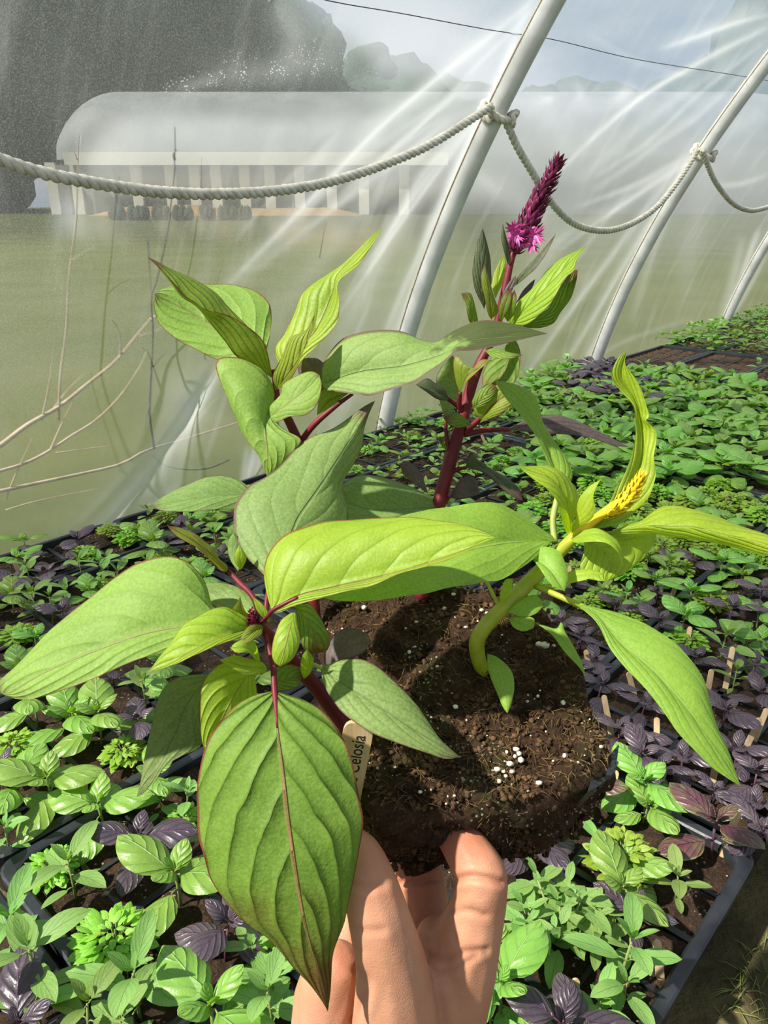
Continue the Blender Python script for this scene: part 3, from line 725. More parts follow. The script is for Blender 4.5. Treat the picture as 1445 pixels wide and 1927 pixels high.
leaf(pb, 'celosia_purple', [(606, 748), (595, 705), (580, 673)], [(590, 735), (566, 712), (560, 688), (568, 676)], [(618, 725), (616, 695), (600, 676)], (.338, .345, .345), .002, .002, .1, .0006, label='dull purplish leaf')
leaf(pb, 'celosia_dusky', [(475, 932), (420, 932), (350, 941), (280, 953)], [(466, 915), (443, 901), (415, 896), (381, 901), (346, 915), (311, 932), (293, 944)], [(462, 950), (441, 957), (398, 960), (363, 963), (311, 961)], (.343, .335, .328), .010, -.006, .12, .0008,
     [(578, 900, .345, 5), (530, 925, .344, 5), (470, 932, .343, 4)], 'stem_red', 32, 8, 'pointed leaf with purple tip, low at the side')

# ---------------------------------------------------------------- celosia in bloom (magenta)
pc = empty('celosia_plant', P(800, 1125, soil_depth(800, 1125)))
tag(pc, 'flowering celosia with dark red stem topped by a magenta plume', 'celosia plant', 'celosia plants in the held pack')
stem(pc, [(792, 1128, .366, 15), (805, 1040, .366, 14), (824, 955, .366, 13), (849, 861, .366, 13), (870, 787, .365, 13), (884, 735, .364, 12), (900, 690, .362, 11), (918, 655, .361, 10), (935, 612, .36, 8), (949, 550, .358, 8), (962, 488, .356, 7), (973, 462, .355, 6)], 'stem_red', 'stem', 60)
spike(pc, [(962, 480, .356), (985, 440, .354), (1012, 380, .352), (1035, 335, .350), (1050, 303, .349)], [11, 17, 13, 4], 160, 29, 6.4, 'spike_magenta', 'flower_plume', .72, 2)
for i, (x, y) in enumerate([(966, 432), (980, 452), (1004, 442), (996, 425), (972, 445), (1000, 460)]):
    floret(pc, (x, y, .352 if i % 2 else .35), 24 if i < 4 else 20, 16, 'floret_pink', 30 + i)
L = leaf
L(pc, 'celosia_dark', [(911, 582), (905, 545), (905, 490), (908, 430)], [(906, 571), (898, 556), (891, 536), (889, 508), (893, 480), (900, 450)], [(917, 560), (925, 532), (925, 510), (922, 482), (915, 450)], (.358, .354, .354), 0, .004, .12, .0006, label='upright dark leaf')
L(pc, 'celosia_veined', [(925, 602), (921, 560), (913, 496)], [(918, 590), (912, 562), (905, 525)], [(938, 585), (932, 565), (922, 532)], (.356, .350, .350), 0, .003, .12)
L(pc, 'celosia_lime', [(932, 562), (938, 525), (946, 480)], [(928, 549), (925, 536), (930, 512), (938, 495)], [(938, 549), (946, 530), (951, 504), (952, 490)], (.36, .364, .364), 0, 0, .12, .0006)
L(pc, 'celosia_dark', [(958, 500), (951, 460), (946, 421)], [(953, 490), (945, 460), (943, 440)], [(961, 488), (958, 465), (951, 440)], (.355, .350, .35), 0, .002, .1)
L(pc, 'celosia_dark', [(966, 540), (1000, 500), (1046, 440)], [(971, 524), (999, 494), (1027, 462)], [(980, 530), (1009, 504), (1030, 474)], (.355, .348, .346), .001, -.002, .1)
L(pc, 'celosia_lime', [(962, 610), (1000, 570), (1040, 530), (1075, 490), (1104, 463)],
  [(955, 600), (970, 575), (986, 558), (1003, 541), (1018, 526), (1033, 506), (1052, 489), (1078, 476)],
  [(984, 613), (1003, 603), (1022, 585), (1042, 563), (1055, 541), (1063, 523), (1079, 508), (1085, 487)], (.356, .345, .342), .006, -.006, .12, .0012, None, None, 38, 9, 'bright yellow-green leaf beside the plume')
L(pc, 'celosia_green', [(978, 616), (1035, 590), (1065, 555), (1087, 508)], [(999, 604), (1037, 566), (1055, 538), (1074, 511)], [(996, 617), (1018, 617), (1041, 609), (1055, 586), (1074, 562), (1084, 532)], (.357, .356, .352), .004, -.002, .1, .001)
L(pc, 'celosia_green', [(893, 612), (887, 585), (884, 565), (868, 552)], [(884, 607), (879, 590), (876, 570), (871, 562)], [(899, 605), (897, 590), (891, 565), (884, 551)], (.357, .352, .352), 0, .002, .15)
L(pc, 'celosia_purple', [(940, 580), (955, 550), (971, 518)], [(943, 560), (957, 532)], [(956, 562), (968, 535)], (.355, .352, .352), 0, 0, .2)
L(pc, 'celosia_purple', [(970, 572), (990, 550), (1007, 525)], [(983, 548), (998, 532)], [(990, 560), (1003, 538)], (.362, .364, .364), 0, 0, .1)
L(pc, 'celosia_veined', [(955, 606), (960, 580), (968, 545)], [(948, 590), (958, 560)], [(968, 590), (972, 560)], (.354, .350, .35), 0, 0, .12)
L(pc, 'celosia_veined', [(942, 608), (950, 575), (963, 540)], [(938, 585), (948, 555)], [(955, 585), (962, 560)], (.353, .349, .35), 0, 0, .12)
L(pc, 'celosia_green', [(960, 640), (950, 690), (922, 746)], [(945, 657), (923, 676), (909, 700), (907, 720), (912, 738)], [(970, 640), (979, 663), (978, 691), (973, 712), (960, 726), (940, 740)], (.366, .372, .366), .004, -.004, .12, .001)
L(pc, 'celosia_green', [(912, 660), (950, 664), (984, 668)], [(930, 655), (958, 663)], [(926, 672), (952, 676), (972, 672)], (.354, .35, .35), .002, -.003, .12)
L(pc, 'celosia_veined', [(866, 742), (878, 710), (897, 697), (927, 678)], [(857, 715), (853, 680), (862, 668), (874, 688), (887, 695), (905, 677)], [(874, 724), (890, 707), (907, 692)], (.358, .352, .35), .003, -.003, .12, .0006,
  [(872, 785, .365, 5), (864, 762, .361, 5), (866, 738, .357, 4)], 'stem_red')
L(pc, 'celosia_dusky', [(852, 668), (848, 725), (839, 791)], [(832, 688), (820, 715), (826, 750), (833, 776)], [(864, 700), (863, 740), (852, 778)], (.372, .378, .372), 0, 0, .1, .0008)
L(pc, 'celosia_dark', [(845, 752), (815, 735), (782, 724)], [(838, 735), (818, 720), (803, 712)], [(836, 754), (820, 750), (800, 736)], (.360, .352, .35), .003, -.003, .12, 0,
  [(872, 778, .365, 4), (858, 762, .362, 4), (842, 750, .360, 4)], 'stem_red')
L(pc, 'celosia_green', [(888, 800), (862, 790), (834, 786)], [(872, 783), (855, 776), (844, 780)], [(876, 803), (860, 805), (843, 798)], (.356, .350, .35), .003, -.002, .12)
L(pc, 'celosia_veined', [(905, 792), (925, 765), (962, 738)], [(891, 772), (890, 752), (912, 730), (940, 724)], [(928, 786), (955, 769), (968, 752)], (.360, .354, .352), .003, -.003, .12, .001,
  [(874, 817, .366, 6), (890, 800, .363, 6), (907, 783, .36, 5)], 'stem_red')
L(pc, 'celosia_green', [(892, 768), (912, 745), (935, 728)], [(888, 755), (900, 735), (920, 722)], [(908, 765), (925, 750)], (.356, .352, .352), .002, 0, .12)
L(pc, 'celosia_purple', [(955, 808), (1030, 797), (1100, 812), (1185, 842)], [(968, 800), (985, 792), (1011, 782), (1044, 780), (1086, 793), (1119, 806), (1150, 823)], [(990, 813), (1024, 815), (1065, 817), (1107, 823), (1148, 837)], (.37, .38, .385), .006, -.004, .12, .001,
  [(873, 818, .366, 6), (910, 810, .367, 5), (957, 808, .37, 4)], 'stem_red', 34, 8, 'purplish leaf stretching sideways')
L(pc, 'celosia_dark', [(876, 880), (905, 877), (945, 910), (984, 943)], [(880, 862), (888, 851), (902, 870), (927, 883), (955, 898), (977, 919)], [(892, 884), (905, 888), (927, 904), (949, 923), (970, 938)], (.364, .352, .348), .006, -.004, .12, .0008,
  [(846, 895, .366, 5), (858, 884, .365, 4), (878, 880, .364, 3)], 'stem_red')
L(pc, 'celosia_purple', [(845, 936), (872, 920), (903, 927)], [(854, 920), (866, 902), (885, 894), (896, 904)], [(860, 939), (882, 937)], (.365, .36, .362), .004, -.001, .1, 0, [(832, 952, .366, 4), (846, 935, .365, 3)], 'stem_red')
L(pc, 'celosia_purple', [(806, 930), (778, 900), (751, 872)], [(798, 905), (787, 880), (768, 869)], [(790, 918), (772, 906), (758, 890)], (.368, .375, .378), .002, 0, .1, 0, label='small maroon leaf')
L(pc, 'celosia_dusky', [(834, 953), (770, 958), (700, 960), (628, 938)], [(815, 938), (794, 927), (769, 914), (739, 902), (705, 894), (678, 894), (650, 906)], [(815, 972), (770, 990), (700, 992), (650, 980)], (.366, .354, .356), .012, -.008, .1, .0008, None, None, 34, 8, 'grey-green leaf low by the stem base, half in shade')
L(pc, 'celosia_green', [(845, 853), (838, 836), (826, 828)], [(840, 840), (832, 828)], [(840, 848), (830, 838)], (.366, .364, .364), 0, 0, .1, 0, [(845, 862, .366, 4), (841, 833, .365, 4), (838, 792, .364, 3)], 'stem_red')

# ---------------------------------------------------------------- yellow celosia
pd = empty('celosia_plant', P(916, 1273, soil_depth(916, 1273)))
tag(pd, 'pale celosia with thick crooked yellow stem and small yellow plume', 'celosia plant', 'celosia plants in the held pack')
stem(pd, [(1052, 1040, .3245, 9), (1085, 1006, .325, 9), (1127, 972, .3262, 8.5), (1158, 950, .326, 8)], 'spike_yellow', 'upper_stem', 20)
stem(pd, [(916, 1280, .332, 13), (908, 1262, .330, 14), (899, 1235, .327, 15), (898, 1205, .324, 15), (915, 1176, .322, 15), (944, 1147, .321, 15), (978, 1113, .322, 15), (1017, 1074, .323, 14), (1044, 1047, .324, 13), (1065, 1026, .325, 11), (1094, 997, .326, 10), (1127, 972, .327, 9), (1160, 947, .327, 8)], 'stem_yellow', 'stem', 60)
spike(pd, [(1135, 972, .327), (1165, 952, .325), (1190, 925, .323), (1207, 895, .322)], [7, 17, 16, 5], 90, 22, 5.5, 'spike_yellow', 'flower_plume', .5, 5)
L(pd, 'yellow_green', [(1046, 1018), (950, 1022), (845, 1045), (720, 1088), (600, 1122)],
  [(1042, 1010), (1028, 1001), (986, 972), (949, 951), (920, 945), (885, 947), (845, 953), (800, 960), (720, 985), (645, 1050)],
  [(1036, 1020), (1007, 1049), (982, 1068), (945, 1090), (920, 1095), (845, 1105), (789, 1118), (692, 1131), (630, 1130)], (.323, .300, .290), .014, -.010, .10, .001, None, None, 46, 10, 'large fresh green leaf reaching under the lime leaf')
L(pd, 'yellow_lime', [(1112, 998), (1175, 935), (1205, 870), (1208, 810), (1195, 755), (1170, 710), (1179, 660)],
  [(1115, 985), (1136, 960), (1161, 922), (1177, 885), (1188, 848), (1194, 806), (1190, 765), (1173, 735), (1154, 719), (1150, 698), (1165, 671)],
  [(1169, 985), (1202, 956), (1223, 931), (1231, 897), (1227, 856), (1231, 814), (1215, 792), (1221, 781), (1212, 744), (1198, 715), (1177, 686)], (.328, .342, .338), -.004, -.006, .10, .0025, None, None, 54, 9, 'tall wavy yellow-green leaf standing up')
L(pd, 'yellow_green', [(1055, 918), (1040, 870), (1012, 805), (975, 750), (930, 715)],
  [(1045, 910), (1032, 881), (1024, 852), (1007, 819), (982, 785), (953, 752)],
  [(1073, 908), (1077, 889), (1065, 860), (1044, 831), (1024, 798), (1015, 765), (1003, 740), (970, 723)], (.336, .340, .336), -.004, .004, .14, .001, [(1044, 1022, .327, 6), (1040, 980, .332, 6), (1048, 940, .335, 6), (1054, 905, .336, 4)], 'stem_green', 38, 8, 'folded leaf on a long pale stalk')
L(pd, 'yellow_lime', [(1074, 1002), (1066, 950), (1040, 905), (976, 878)], [(1088, 951), (1086, 931), (1074, 906), (1053, 885), (1019, 877)], [(1065, 1003), (1060, 985), (1053, 956), (1036, 926), (999, 897)], (.323, .314, .312), .006, -.006, .14, .001)
L(pd, 'yellow_lime', [(1075, 1005), (1100, 950), (1130, 903)], [(1077, 990), (1083, 970), (1090, 939), (1111, 914)], [(1092, 990), (1111, 980), (1120, 960), (1116, 931)], (.323, .315, .313), .003, -.002, .12, .0008)
L(pd, 'yellow_lime', [(1136, 1005), (1210, 990), (1260, 992), (1302, 992), (1360, 1006), (1445, 1024), (1510, 1048)],
  [(1177, 991), (1207, 980), (1226, 962), (1260, 951), (1302, 956), (1343, 971), (1385, 985), (1450, 1008)],
  [(1177, 1008), (1219, 1005), (1260, 1010), (1302, 1014), (1364, 1026), (1445, 1045)], (.327, .312, .302), .012, .004, .1, .001, None, None, 40, 9, 'long leaf leaving the picture, folded edge in shade')
L(pd, 'yellow_lime', [(1100, 1012), (1150, 1050), (1140, 1095)], [(1140, 1000), (1190, 1000), (1232, 1003), (1228, 1026), (1210, 1051), (1177, 1078)], [(1098, 1040), (1092, 1062), (1096, 1080), (1115, 1090)], (.328, .330, .322), .004, -.004, .1, .0012, None, None, 34, 9, 'broad yellow leaf with sunlit patches')
L(pd, 'yellow_lime', [(1074, 1014), (1120, 1003), (1155, 1020), (1172, 1065)], [(1090, 1000), (1119, 994), (1144, 1008), (1166, 1026)], [(1082, 1021), (1115, 1019), (1143, 1023), (1162, 1040)], (.322, .312, .308), .006, -.004, .12, .0006)
L(pd, 'yellow_green', [(998, 1048), (1034, 1072), (1062, 1113)], [(1010, 1032), (1028, 1029), (1053, 1039), (1063, 1060), (1070, 1090)], [(1010, 1064), (1030, 1092), (1045, 1106)], (.318, .308, .304), .004, -.003, .12, .0008)
L(pd, 'yellow_lime', [(1052, 1096), (1095, 1082), (1138, 1080)], [(1062, 1082), (1077, 1074), (1111, 1071)], [(1070, 1098), (1105, 1090)], (.319, .314, .312), .003, -.002, .12, .0006, [(1012, 1106, .321, 5), (1035, 1104, .32, 6), (1056, 1095, .319, 5)], 'stem_yellow')
L(pd, 'yellow_green', [(1080, 1136), (1122, 1156), (1166, 1209), (1222, 1256), (1265, 1302), (1308, 1354), (1354, 1416), (1394, 1480)],
  [(1100, 1139), (1120, 1143), (1154, 1150), (1197, 1166), (1234, 1185), (1271, 1209), (1302, 1243), (1326, 1280), (1336, 1317), (1351, 1370), (1370, 1410)],
  [(1100, 1150), (1118, 1166), (1130, 1184), (1145, 1216), (1172, 1253), (1216, 1296), (1246, 1336), (1271, 1373), (1308, 1413), (1339, 1444), (1370, 1465)], (.308, .285, .275), .008, -.004, .12, .0008,
  [(1008, 1103, .321, 6), (1061, 1126, .315, 6), (1095, 1142, .311, 6), (1130, 1162, .306, 4)], 'stem_yellow', 46, 10, 'long pointed leaf hanging over the seedling trays')
L(pd, 'yellow_green', [(953, 1152), (988, 1140), (1022, 1141)], [(972, 1134), (1002, 1119), (1018, 1128)], [(982, 1160), (1006, 1156)], (.318, .314, .316), .004, -.002, .1)
L(pd, 'yellow_green', [(957, 1164), (980, 1172), (1004, 1182)], [(980, 1158), (1003, 1163), (1006, 1172)], [(966, 1180), (985, 1188)], (.318, .310, .308), .003, -.003, .1)
L(pd, 'yellow_green', [(1005, 1170), (1045, 1190), (1074, 1222), (1102, 1273)], [(1030, 1180), (1048, 1184), (1056, 1170), (1064, 1190), (1081, 1218), (1096, 1250)], [(1038, 1195), (1063, 1225), (1086, 1252)], (.318, .310, .304), .003, -.003, .12, .0006)
L(pd, 'yellow_green', [(917, 1230), (940, 1265), (950, 1300), (955, 1342)], [(917, 1250), (923, 1275), (935, 1304), (947, 1332)], [(938, 1238), (962, 1262), (968, 1292), (962, 1325)], (.322, .308, .302), .002, .002, .12, .0005, None, None, 30, 7, 'small leaf drooping onto the soil')
L(pd, 'yellow_lime', [(940, 1135), (952, 1112), (965, 1088)], [(942, 1115), (950, 1092)], [(956, 1120), (964, 1102)], (.318, .316, .316), 0, 0, .1, 0, [(944, 1150, .32, 4), (928, 1120, .322, 4), (916, 1094, .325, 3)], 'stem_yellow')
# ================================================================== the hand
def chain(pts, n=None):
    out = []
    for i in range(len(pts) - 1):
        a = np.array(pts[i], float); b = np.array(pts[i + 1], float)
        pa_, pb_ = P(*a[:3]), P(*b[:3])
        ra, rb = a[3] * a[2] / FPX, b[3] * b[2] / FPX
        k = max(2, int(np.linalg.norm(pb_ - pa_) / 0.0022))
        for q in np.linspace(0, 1, k, endpoint=(i == len(pts) - 2)):
            out.append((pa_ * (1 - q) + pb_ * q, ra * (1 - q) + rb * q))
    return out
def smooth_chain(pts, n):
    pp = catmull([q for q in pts], n)
    return [tuple(q) for q in pp]
CH = []
CH += chain([(735, 2700, .385, 150), (735, 2350, .35, 150), (735, 2150, .325, 150)])
CH += chain(smooth_chain([(665, 2180, .318, 110), (630, 2020, .312, 88), (618, 1930, .309, 74), (618, 1868, .305, 66), (632, 1822, .300, 52)], 12))      # heel, little-finger side
CH += chain(smooth_chain([(735, 2150, .325, 140), (740, 2000, .318, 120), (770, 1890, .315, 90), (800, 1800, .318, 62)], 10))
CH += chain(smooth_chain([(820, 2140, .318, 105), (832, 2010, .308, 86), (838, 1920, .303, 78), (858, 1830, .296, 76), (880, 1765, .290, 64), (900, 1700, .287, 54.5), (907, 1662, .284, 51)], 18))   # index finger, first bone
CH += chain(smooth_chain([(907, 1662, .284, 51), (903, 1640, .285, 50), (884, 1610, .290, 46), (866, 1580, .296, 43), (848, 1558, .303, 38), (838, 1548, .307, 30)], 14))   # bent end
CH += chain(smooth_chain([(800, 2100, .312, 90), (815, 1960, .303, 80), (830, 1870, .294, 66), (830, 1805, .292, 54), (822, 1765, .297, 42)], 10))   # palm between thumb and index
CH += chain(smooth_chain([(760, 2080, .300, 100), (748, 1960, .288, 92), (743, 1880, .280, 80), (735, 1810, .273, 69), (717, 1742, .268, 62), (703, 1690, .267, 57), (690, 1650, .268, 53), (678, 1612, .271, 44), (670, 1590, .274, 32)], 24))   # thumb
CH += chain(smooth_chain([(810, 1840, .314, 58), (800, 1760, .318, 52), (793, 1690, .322, 52), (785, 1640, .323, 48), (770, 1590, .326, 43), (760, 1565, .330, 32)], 14))      # middle finger
CH += chain(smooth_chain([(730, 1870, .322, 60), (722, 1770, .330, 50), (715, 1690, .336, 46), (708, 1640, .338, 42), (702, 1605, .342, 30)], 12))      # ring finger
CH += chain(smooth_chain([(650, 1850, .316, 52), (652, 1770, .326, 44), (658, 1700, .333, 38), (664, 1660, .337, 34), (668, 1640, .340, 25)], 12))      # little finger
bm = bmesh.new()
base = bmesh.new(); bmesh.ops.create_icosphere(base, subdivisions=2, radius=1)
bv = [v.co.copy() for v in base.verts]; bf = [[v.index for v in f.verts] for f in base.faces]; base.free()
V = []; F = []
for c, r in CH:
    k = len(V)
    V.extend([(c[0] + q.x * r, c[1] + q.y * r, c[2] + q.z * r) for q in bv])
    F.extend([[i + k for i in f] for f in bf])
bm.free()
tmp = bpy.data.meshes.new('tmp_hand'); tmp.from_pydata(V, [], F)
tob = bpy.data.objects.new('tmp_hand', tmp); COL.objects.link(tob)
m1 = tob.modifiers.new('r', 'REMESH'); m1.mode = 'VOXEL'; m1.voxel_size = 0.0010
m2 = tob.modifiers.new('s', 'SMOOTH'); m2.factor = 0.5; m2.iterations = 14
dg = bpy.context.evaluated_depsgraph_get()
hm = bpy.data.meshes.new_from_object(tob.evaluated_get(dg))
bpy.data.objects.remove(tob); bpy.data.meshes.remove(tmp)
hv = np.zeros(len(hm.vertices) * 3); hm.vertices.foreach_get('co', hv); hv = hv.reshape(-1, 3)
hn = np.zeros(len(hm.vertices) * 3); hm.vertex_normals.foreach_get('vector', hn); hn = hn.reshape(-1, 3)
# skin folds: (polyline, surface distance, width mm, depth mm)
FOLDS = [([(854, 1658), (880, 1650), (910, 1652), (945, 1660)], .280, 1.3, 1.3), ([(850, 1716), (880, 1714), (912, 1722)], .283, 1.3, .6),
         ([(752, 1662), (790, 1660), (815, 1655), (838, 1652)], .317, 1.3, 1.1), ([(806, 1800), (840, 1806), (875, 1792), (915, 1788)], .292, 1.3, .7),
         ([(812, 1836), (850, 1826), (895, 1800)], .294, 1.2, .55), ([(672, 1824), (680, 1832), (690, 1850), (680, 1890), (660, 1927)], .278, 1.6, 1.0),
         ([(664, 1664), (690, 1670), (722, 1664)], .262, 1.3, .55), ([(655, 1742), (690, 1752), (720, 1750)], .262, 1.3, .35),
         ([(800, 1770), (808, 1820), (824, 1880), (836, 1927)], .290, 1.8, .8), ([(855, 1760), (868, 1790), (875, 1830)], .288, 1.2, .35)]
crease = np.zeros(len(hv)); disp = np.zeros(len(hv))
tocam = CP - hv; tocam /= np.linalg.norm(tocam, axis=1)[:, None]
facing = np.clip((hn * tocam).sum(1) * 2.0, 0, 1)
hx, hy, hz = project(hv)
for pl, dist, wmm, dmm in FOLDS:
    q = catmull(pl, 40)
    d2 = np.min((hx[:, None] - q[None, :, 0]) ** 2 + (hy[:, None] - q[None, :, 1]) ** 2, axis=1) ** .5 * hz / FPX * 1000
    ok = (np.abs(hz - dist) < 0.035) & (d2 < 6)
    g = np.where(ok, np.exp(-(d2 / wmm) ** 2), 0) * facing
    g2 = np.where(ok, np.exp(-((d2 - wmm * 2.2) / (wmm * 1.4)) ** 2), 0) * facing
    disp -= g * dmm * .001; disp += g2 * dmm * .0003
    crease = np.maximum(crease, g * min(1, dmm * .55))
hv2 = hv + hn * disp[:, None]
flush = np.zeros(len(hv))
for (x, y, rr, a, dd) in [(868, 1590, 60, .8, .295), (800, 1640, 70, .75, .32), (790, 1740, 60, .5, .318), (690, 1620, 50, .35, .27), (632, 1800, 40, .6, .30), (940, 1660, 40, .25, .285), (720, 1650, 50, .2, .265)]:
    g = np.exp(-((hx - x) ** 2 + (hy - y) ** 2) / rr ** 2) * a * (np.abs(hz - dd) < .035)
    flush = np.maximum(flush, g)
hm.vertices.foreach_set('co', hv2.ravel())
for k, arr in (('crease', crease), ('flush', flush)):
    a = hm.attributes.new(k, 'FLOAT', 'POINT'); a.data.foreach_set('value', arr.astype(np.float32))
hm.polygons.foreach_set('use_smooth', [True] * len(hm.polygons))
hm.materials.clear(); hm.materials.append(M['skin']); hm.name = 'person'
ho = bpy.data.objects.new('person', hm); link(ho)
tag(ho, 'bare hand of a person holding up the pack, thumb in front, fingers curled beneath', 'person')
# ================================================================== greenhouse shell
def s_of(z): return .21 * z + .255 * z * z
_Z = np.linspace(0, 1.15, 60); _prof = [(z, s_of(z)) for z in _Z]
ph0 = math.atan(.21 + .51 * 1.15); Rr = 1.5
for ph in np.linspace(ph0, PI / 2, 26)[1:]:
    _prof.append((1.15 + Rr * (math.sin(ph) - math.sin(ph0)), s_of(1.15) + Rr * (math.cos(ph0) - math.cos(ph))))
_prof += [(_prof[-1][0], _prof[-1][1] + q) for q in (.4, .8, 1.2)]
_prof = np.array(_prof)                                        # (z, w) along the arc
_L = np.concatenate([[0], np.cumsum(np.linalg.norm(np.diff(_prof, axis=0), axis=1))])
def arc(l):
    return np.interp(l, _L, _prof[:, 0]), np.interp(l, _L, _prof[:, 1])

# haze strokes: crease highlights and bright spots painted as milkiness, plus doubled folds (traced; polyline, width px, amount)
STROKES = [
    ([(1010, -10), (860, 110), (700, 255), (560, 405), (440, 530)], 16, .26), ([(1000, 10), (850, 150), (690, 330), (560, 450)], 40, .12),
    ([(985, 30), (800, 265), (640, 440), (510, 610)], 22, .10), ([(925, 195), (870, 262), (760, 405), (690, 530), (630, 640)], 20, .20),
    ([(890, 215), (790, 330), (690, 505)], 9, .22), ([(905, 190), (800, 260), (650, 370), (480, 510)], 10, .14), ([(880, 150), (760, 260), (620, 380)], 8, .16),
    ([(960, 100), (850, 340), (765, 560), (700, 700)], 12, .22), ([(930, 200), (800, 500), (715, 720)], 10, .26), ([(905, 240), (770, 520), (670, 780)], 22, .12),
    ([(780, 420), (690, 600), (600, 800)], 34, .10), ([(700, 640), (640, 760), (600, 860)], 20, .14), ([(470, 830), (440, 900)], 14, .3), ([(450, 850), (420, 905)], 7, .2),
    ([(1010, 60), (930, 230)], 10, .16), ([(990, 0), (915, 190)], 14, .2),
    ([(430, 660), (330, 800), (180, 940), (40, 1050), (-60, 1110)], 46, .16), ([(400, 690), (280, 850), (120, 980), (-20, 1075)], 16, .16), ([(300, 890), (200, 960), (60, 1035), (-40, 1080)], 14, .18),
    ([(340, 690), (330, 760), (300, 800)], 48, .16), ([(420, 680), (350, 770), (300, 870)], 14, .10), ([(300, 850), (240, 960), (150, 1030)], 40, .12),
    ([(1445, 10), (1350, 50), (1253, 85)], 18, .22), ([(1460, 40), (1330, 110), (1210, 180), (1120, 260)], 9, .24), ([(1445, 70), (1320, 150), (1250, 200), (1100, 330)], 12, .12), ([(1440, 90), (1330, 200), (1240, 270), (1130, 350)], 8, .16),
    ([(1300, 285), (1200, 360), (1100, 420), (1020, 470)], 12, .12), ([(1330, 270), (1240, 330), (1150, 370)], 7, .12),
    ([(1300, 290), (1240, 400), (1160, 560), (1090, 690)], 9, .26), ([(1290, 300), (1200, 440), (1110, 600), (1020, 750)], 12, .14), ([(1270, 310), (1150, 480), (1030, 640), (960, 760)], 10, .12), ([(1220, 330), (1090, 520), (980, 660)], 26, .07),
    ([(1160, 190), (1185, 170), (1200, 175)], 14, .34), ([(1015, 185), (1045, 183)], 10, .3), ([(1085, 150), (1100, 190)], 10, .14), ([(1060, 250), (1080, 300), (1060, 340)], 30, .10), ([(1005, 420), (1040, 380)], 24, .10),
    ([(1445, 330), (1400, 345), (1350, 350)], 6, .2), ([(1320, 295), (1250, 420), (1190, 600)], 8, .14), ([(1400, 450), (1380, 520), (1350, 620)], 8, .22), ([(1430, 430), (1395, 520)], 6, .2), ([(1350, 300), (1310, 420), (1290, 560)], 24, .08),
    ([(1445, 200), (1350, 260)], 18, .10), ([(1140, 300), (1060, 420), (985, 560), (920, 660)], 24, .07), ([(1070, 440), (1000, 520), (960, 600)], 18, .08), ([(880, 300), (980, 370), (1020, 420)], 26, .10), ([(890, 320), (940, 360)], 14, .10),
    ([(400, 130), (480, 135), (560, 120), (640, 110)], 26, .10), ([(330, 165), (420, 140)], 14, .10), ([(520, 0), (560, 60), (545, 120)], 30, .14), ([(600, 90), (700, 70), (820, 40)], 60, .08), ([(860, 40), (760, 120), (640, 250)], 50, .06),
    ([(1003, -5), (930, 60), (800, 165), (700, 255), (600, 360), (520, 445), (440, 530)], 4, .26), ([(998, 20), (880, 140), (760, 270)], 3, .22), ([(915, 195), (840, 300), (740, 440), (640, 590)], 3.5, .26), ([(905, 215), (830, 300), (700, 480), (650, 560)], 3, .2), ([(640, 250), (540, 345), (450, 450)], 3, .14),
    ([(950, 120), (890, 240), (820, 400), (750, 560), (705, 670)], 4, .26), ([(940, 150), (860, 300), (790, 460)], 3, .2), ([(960, 85), (915, 185)], 4, .3), ([(1030, 10), (975, 100), (930, 185)], 3, .2),
    ([(1445, 28), (1380, 45), (1310, 70), (1250, 90)], 5, .26), ([(1440, 55), (1330, 108), (1200, 190), (1100, 280), (1000, 380)], 3.5, .24), ([(1430, 85), (1320, 175), (1220, 270), (1130, 330)], 3, .2), ([(1300, 300), (1180, 380), (1060, 470)], 3.5, .2), ([(1310, 280), (1190, 350), (1090, 390)], 3, .2),
    ([(1295, 300), (1225, 440), (1150, 590), (1095, 690)], 4, .3), ([(1285, 310), (1190, 470), (1100, 620), (1040, 720)], 3.5, .2), ([(1260, 330), (1120, 520), (1000, 690)], 4, .16), ([(1190, 350), (1080, 500), (980, 640)], 3.5, .14), ([(1445, 480), (1400, 560), (1360, 620)], 3.5, .26), ([(1425, 440), (1385, 540), (1355, 615)], 3, .22), ([(1090, 690), (1180, 640), (1300, 600)], 4, .12),
    ([(430, 660), (330, 790), (170, 945), (30, 1055)], 9, .14), ([(385, 690), (300, 800), (180, 900), (0, 1040)], 5, .12), ([(440, 700), (390, 800), (330, 900)], 5, .1), ([(460, 830), (430, 895)], 5, .3), ([(445, 835), (418, 900)], 4, .3), ([(640, 560), (560, 700), (520, 800)], 5, .1), ([(700, 560), (640, 700), (590, 820)], 4, .14),
    ([(1110, 60), (1200, 110), (1300, 140)], 8, .08), ([(590, 330), (520, 420)], 30, .08), ([(640, 250), (560, 340)], 14, .12), ([(0, 1075), (120, 1020), (220, 1000)], 30, .12)]
tt = np.concatenate([np.linspace(-1.75, -1.1, 40, endpoint=False), np.linspace(-1.1, 1.9, 620, endpoint=False), np.linspace(1.9, 4.6, 160)]); NTc = len(tt)
LTOP = float(np.interp(1.40, _prof[:, 0], _L))
ll = np.concatenate([np.linspace(0, 1.4, 210), np.linspace(1.4, LTOP, 14)[1:]])
zz, ww = arc(ll)
Tg, Zg = np.meshgrid(tt, zz); _, Wg = np.meshgrid(tt, ww); _, Lg = np.meshgrid(tt, ll)
pos = B0[None, None, :] + AT * Tg[..., None] + AW * (Wg - 0.026)[..., None] + np.array([0, 0, 1.0]) * Zg[..., None]
flat = pos.reshape(-1, 3)
fx, fy, fz = project(flat)
haze = np.full(len(flat), 0.085); drops = np.zeros(len(flat)); ridge = np.zeros(len(flat))
vis = (fz > .2) & (fx > -200) & (fx < 1650) & (fy > -250) & (fy < 1250)
idx = np.nonzero(vis)[0]
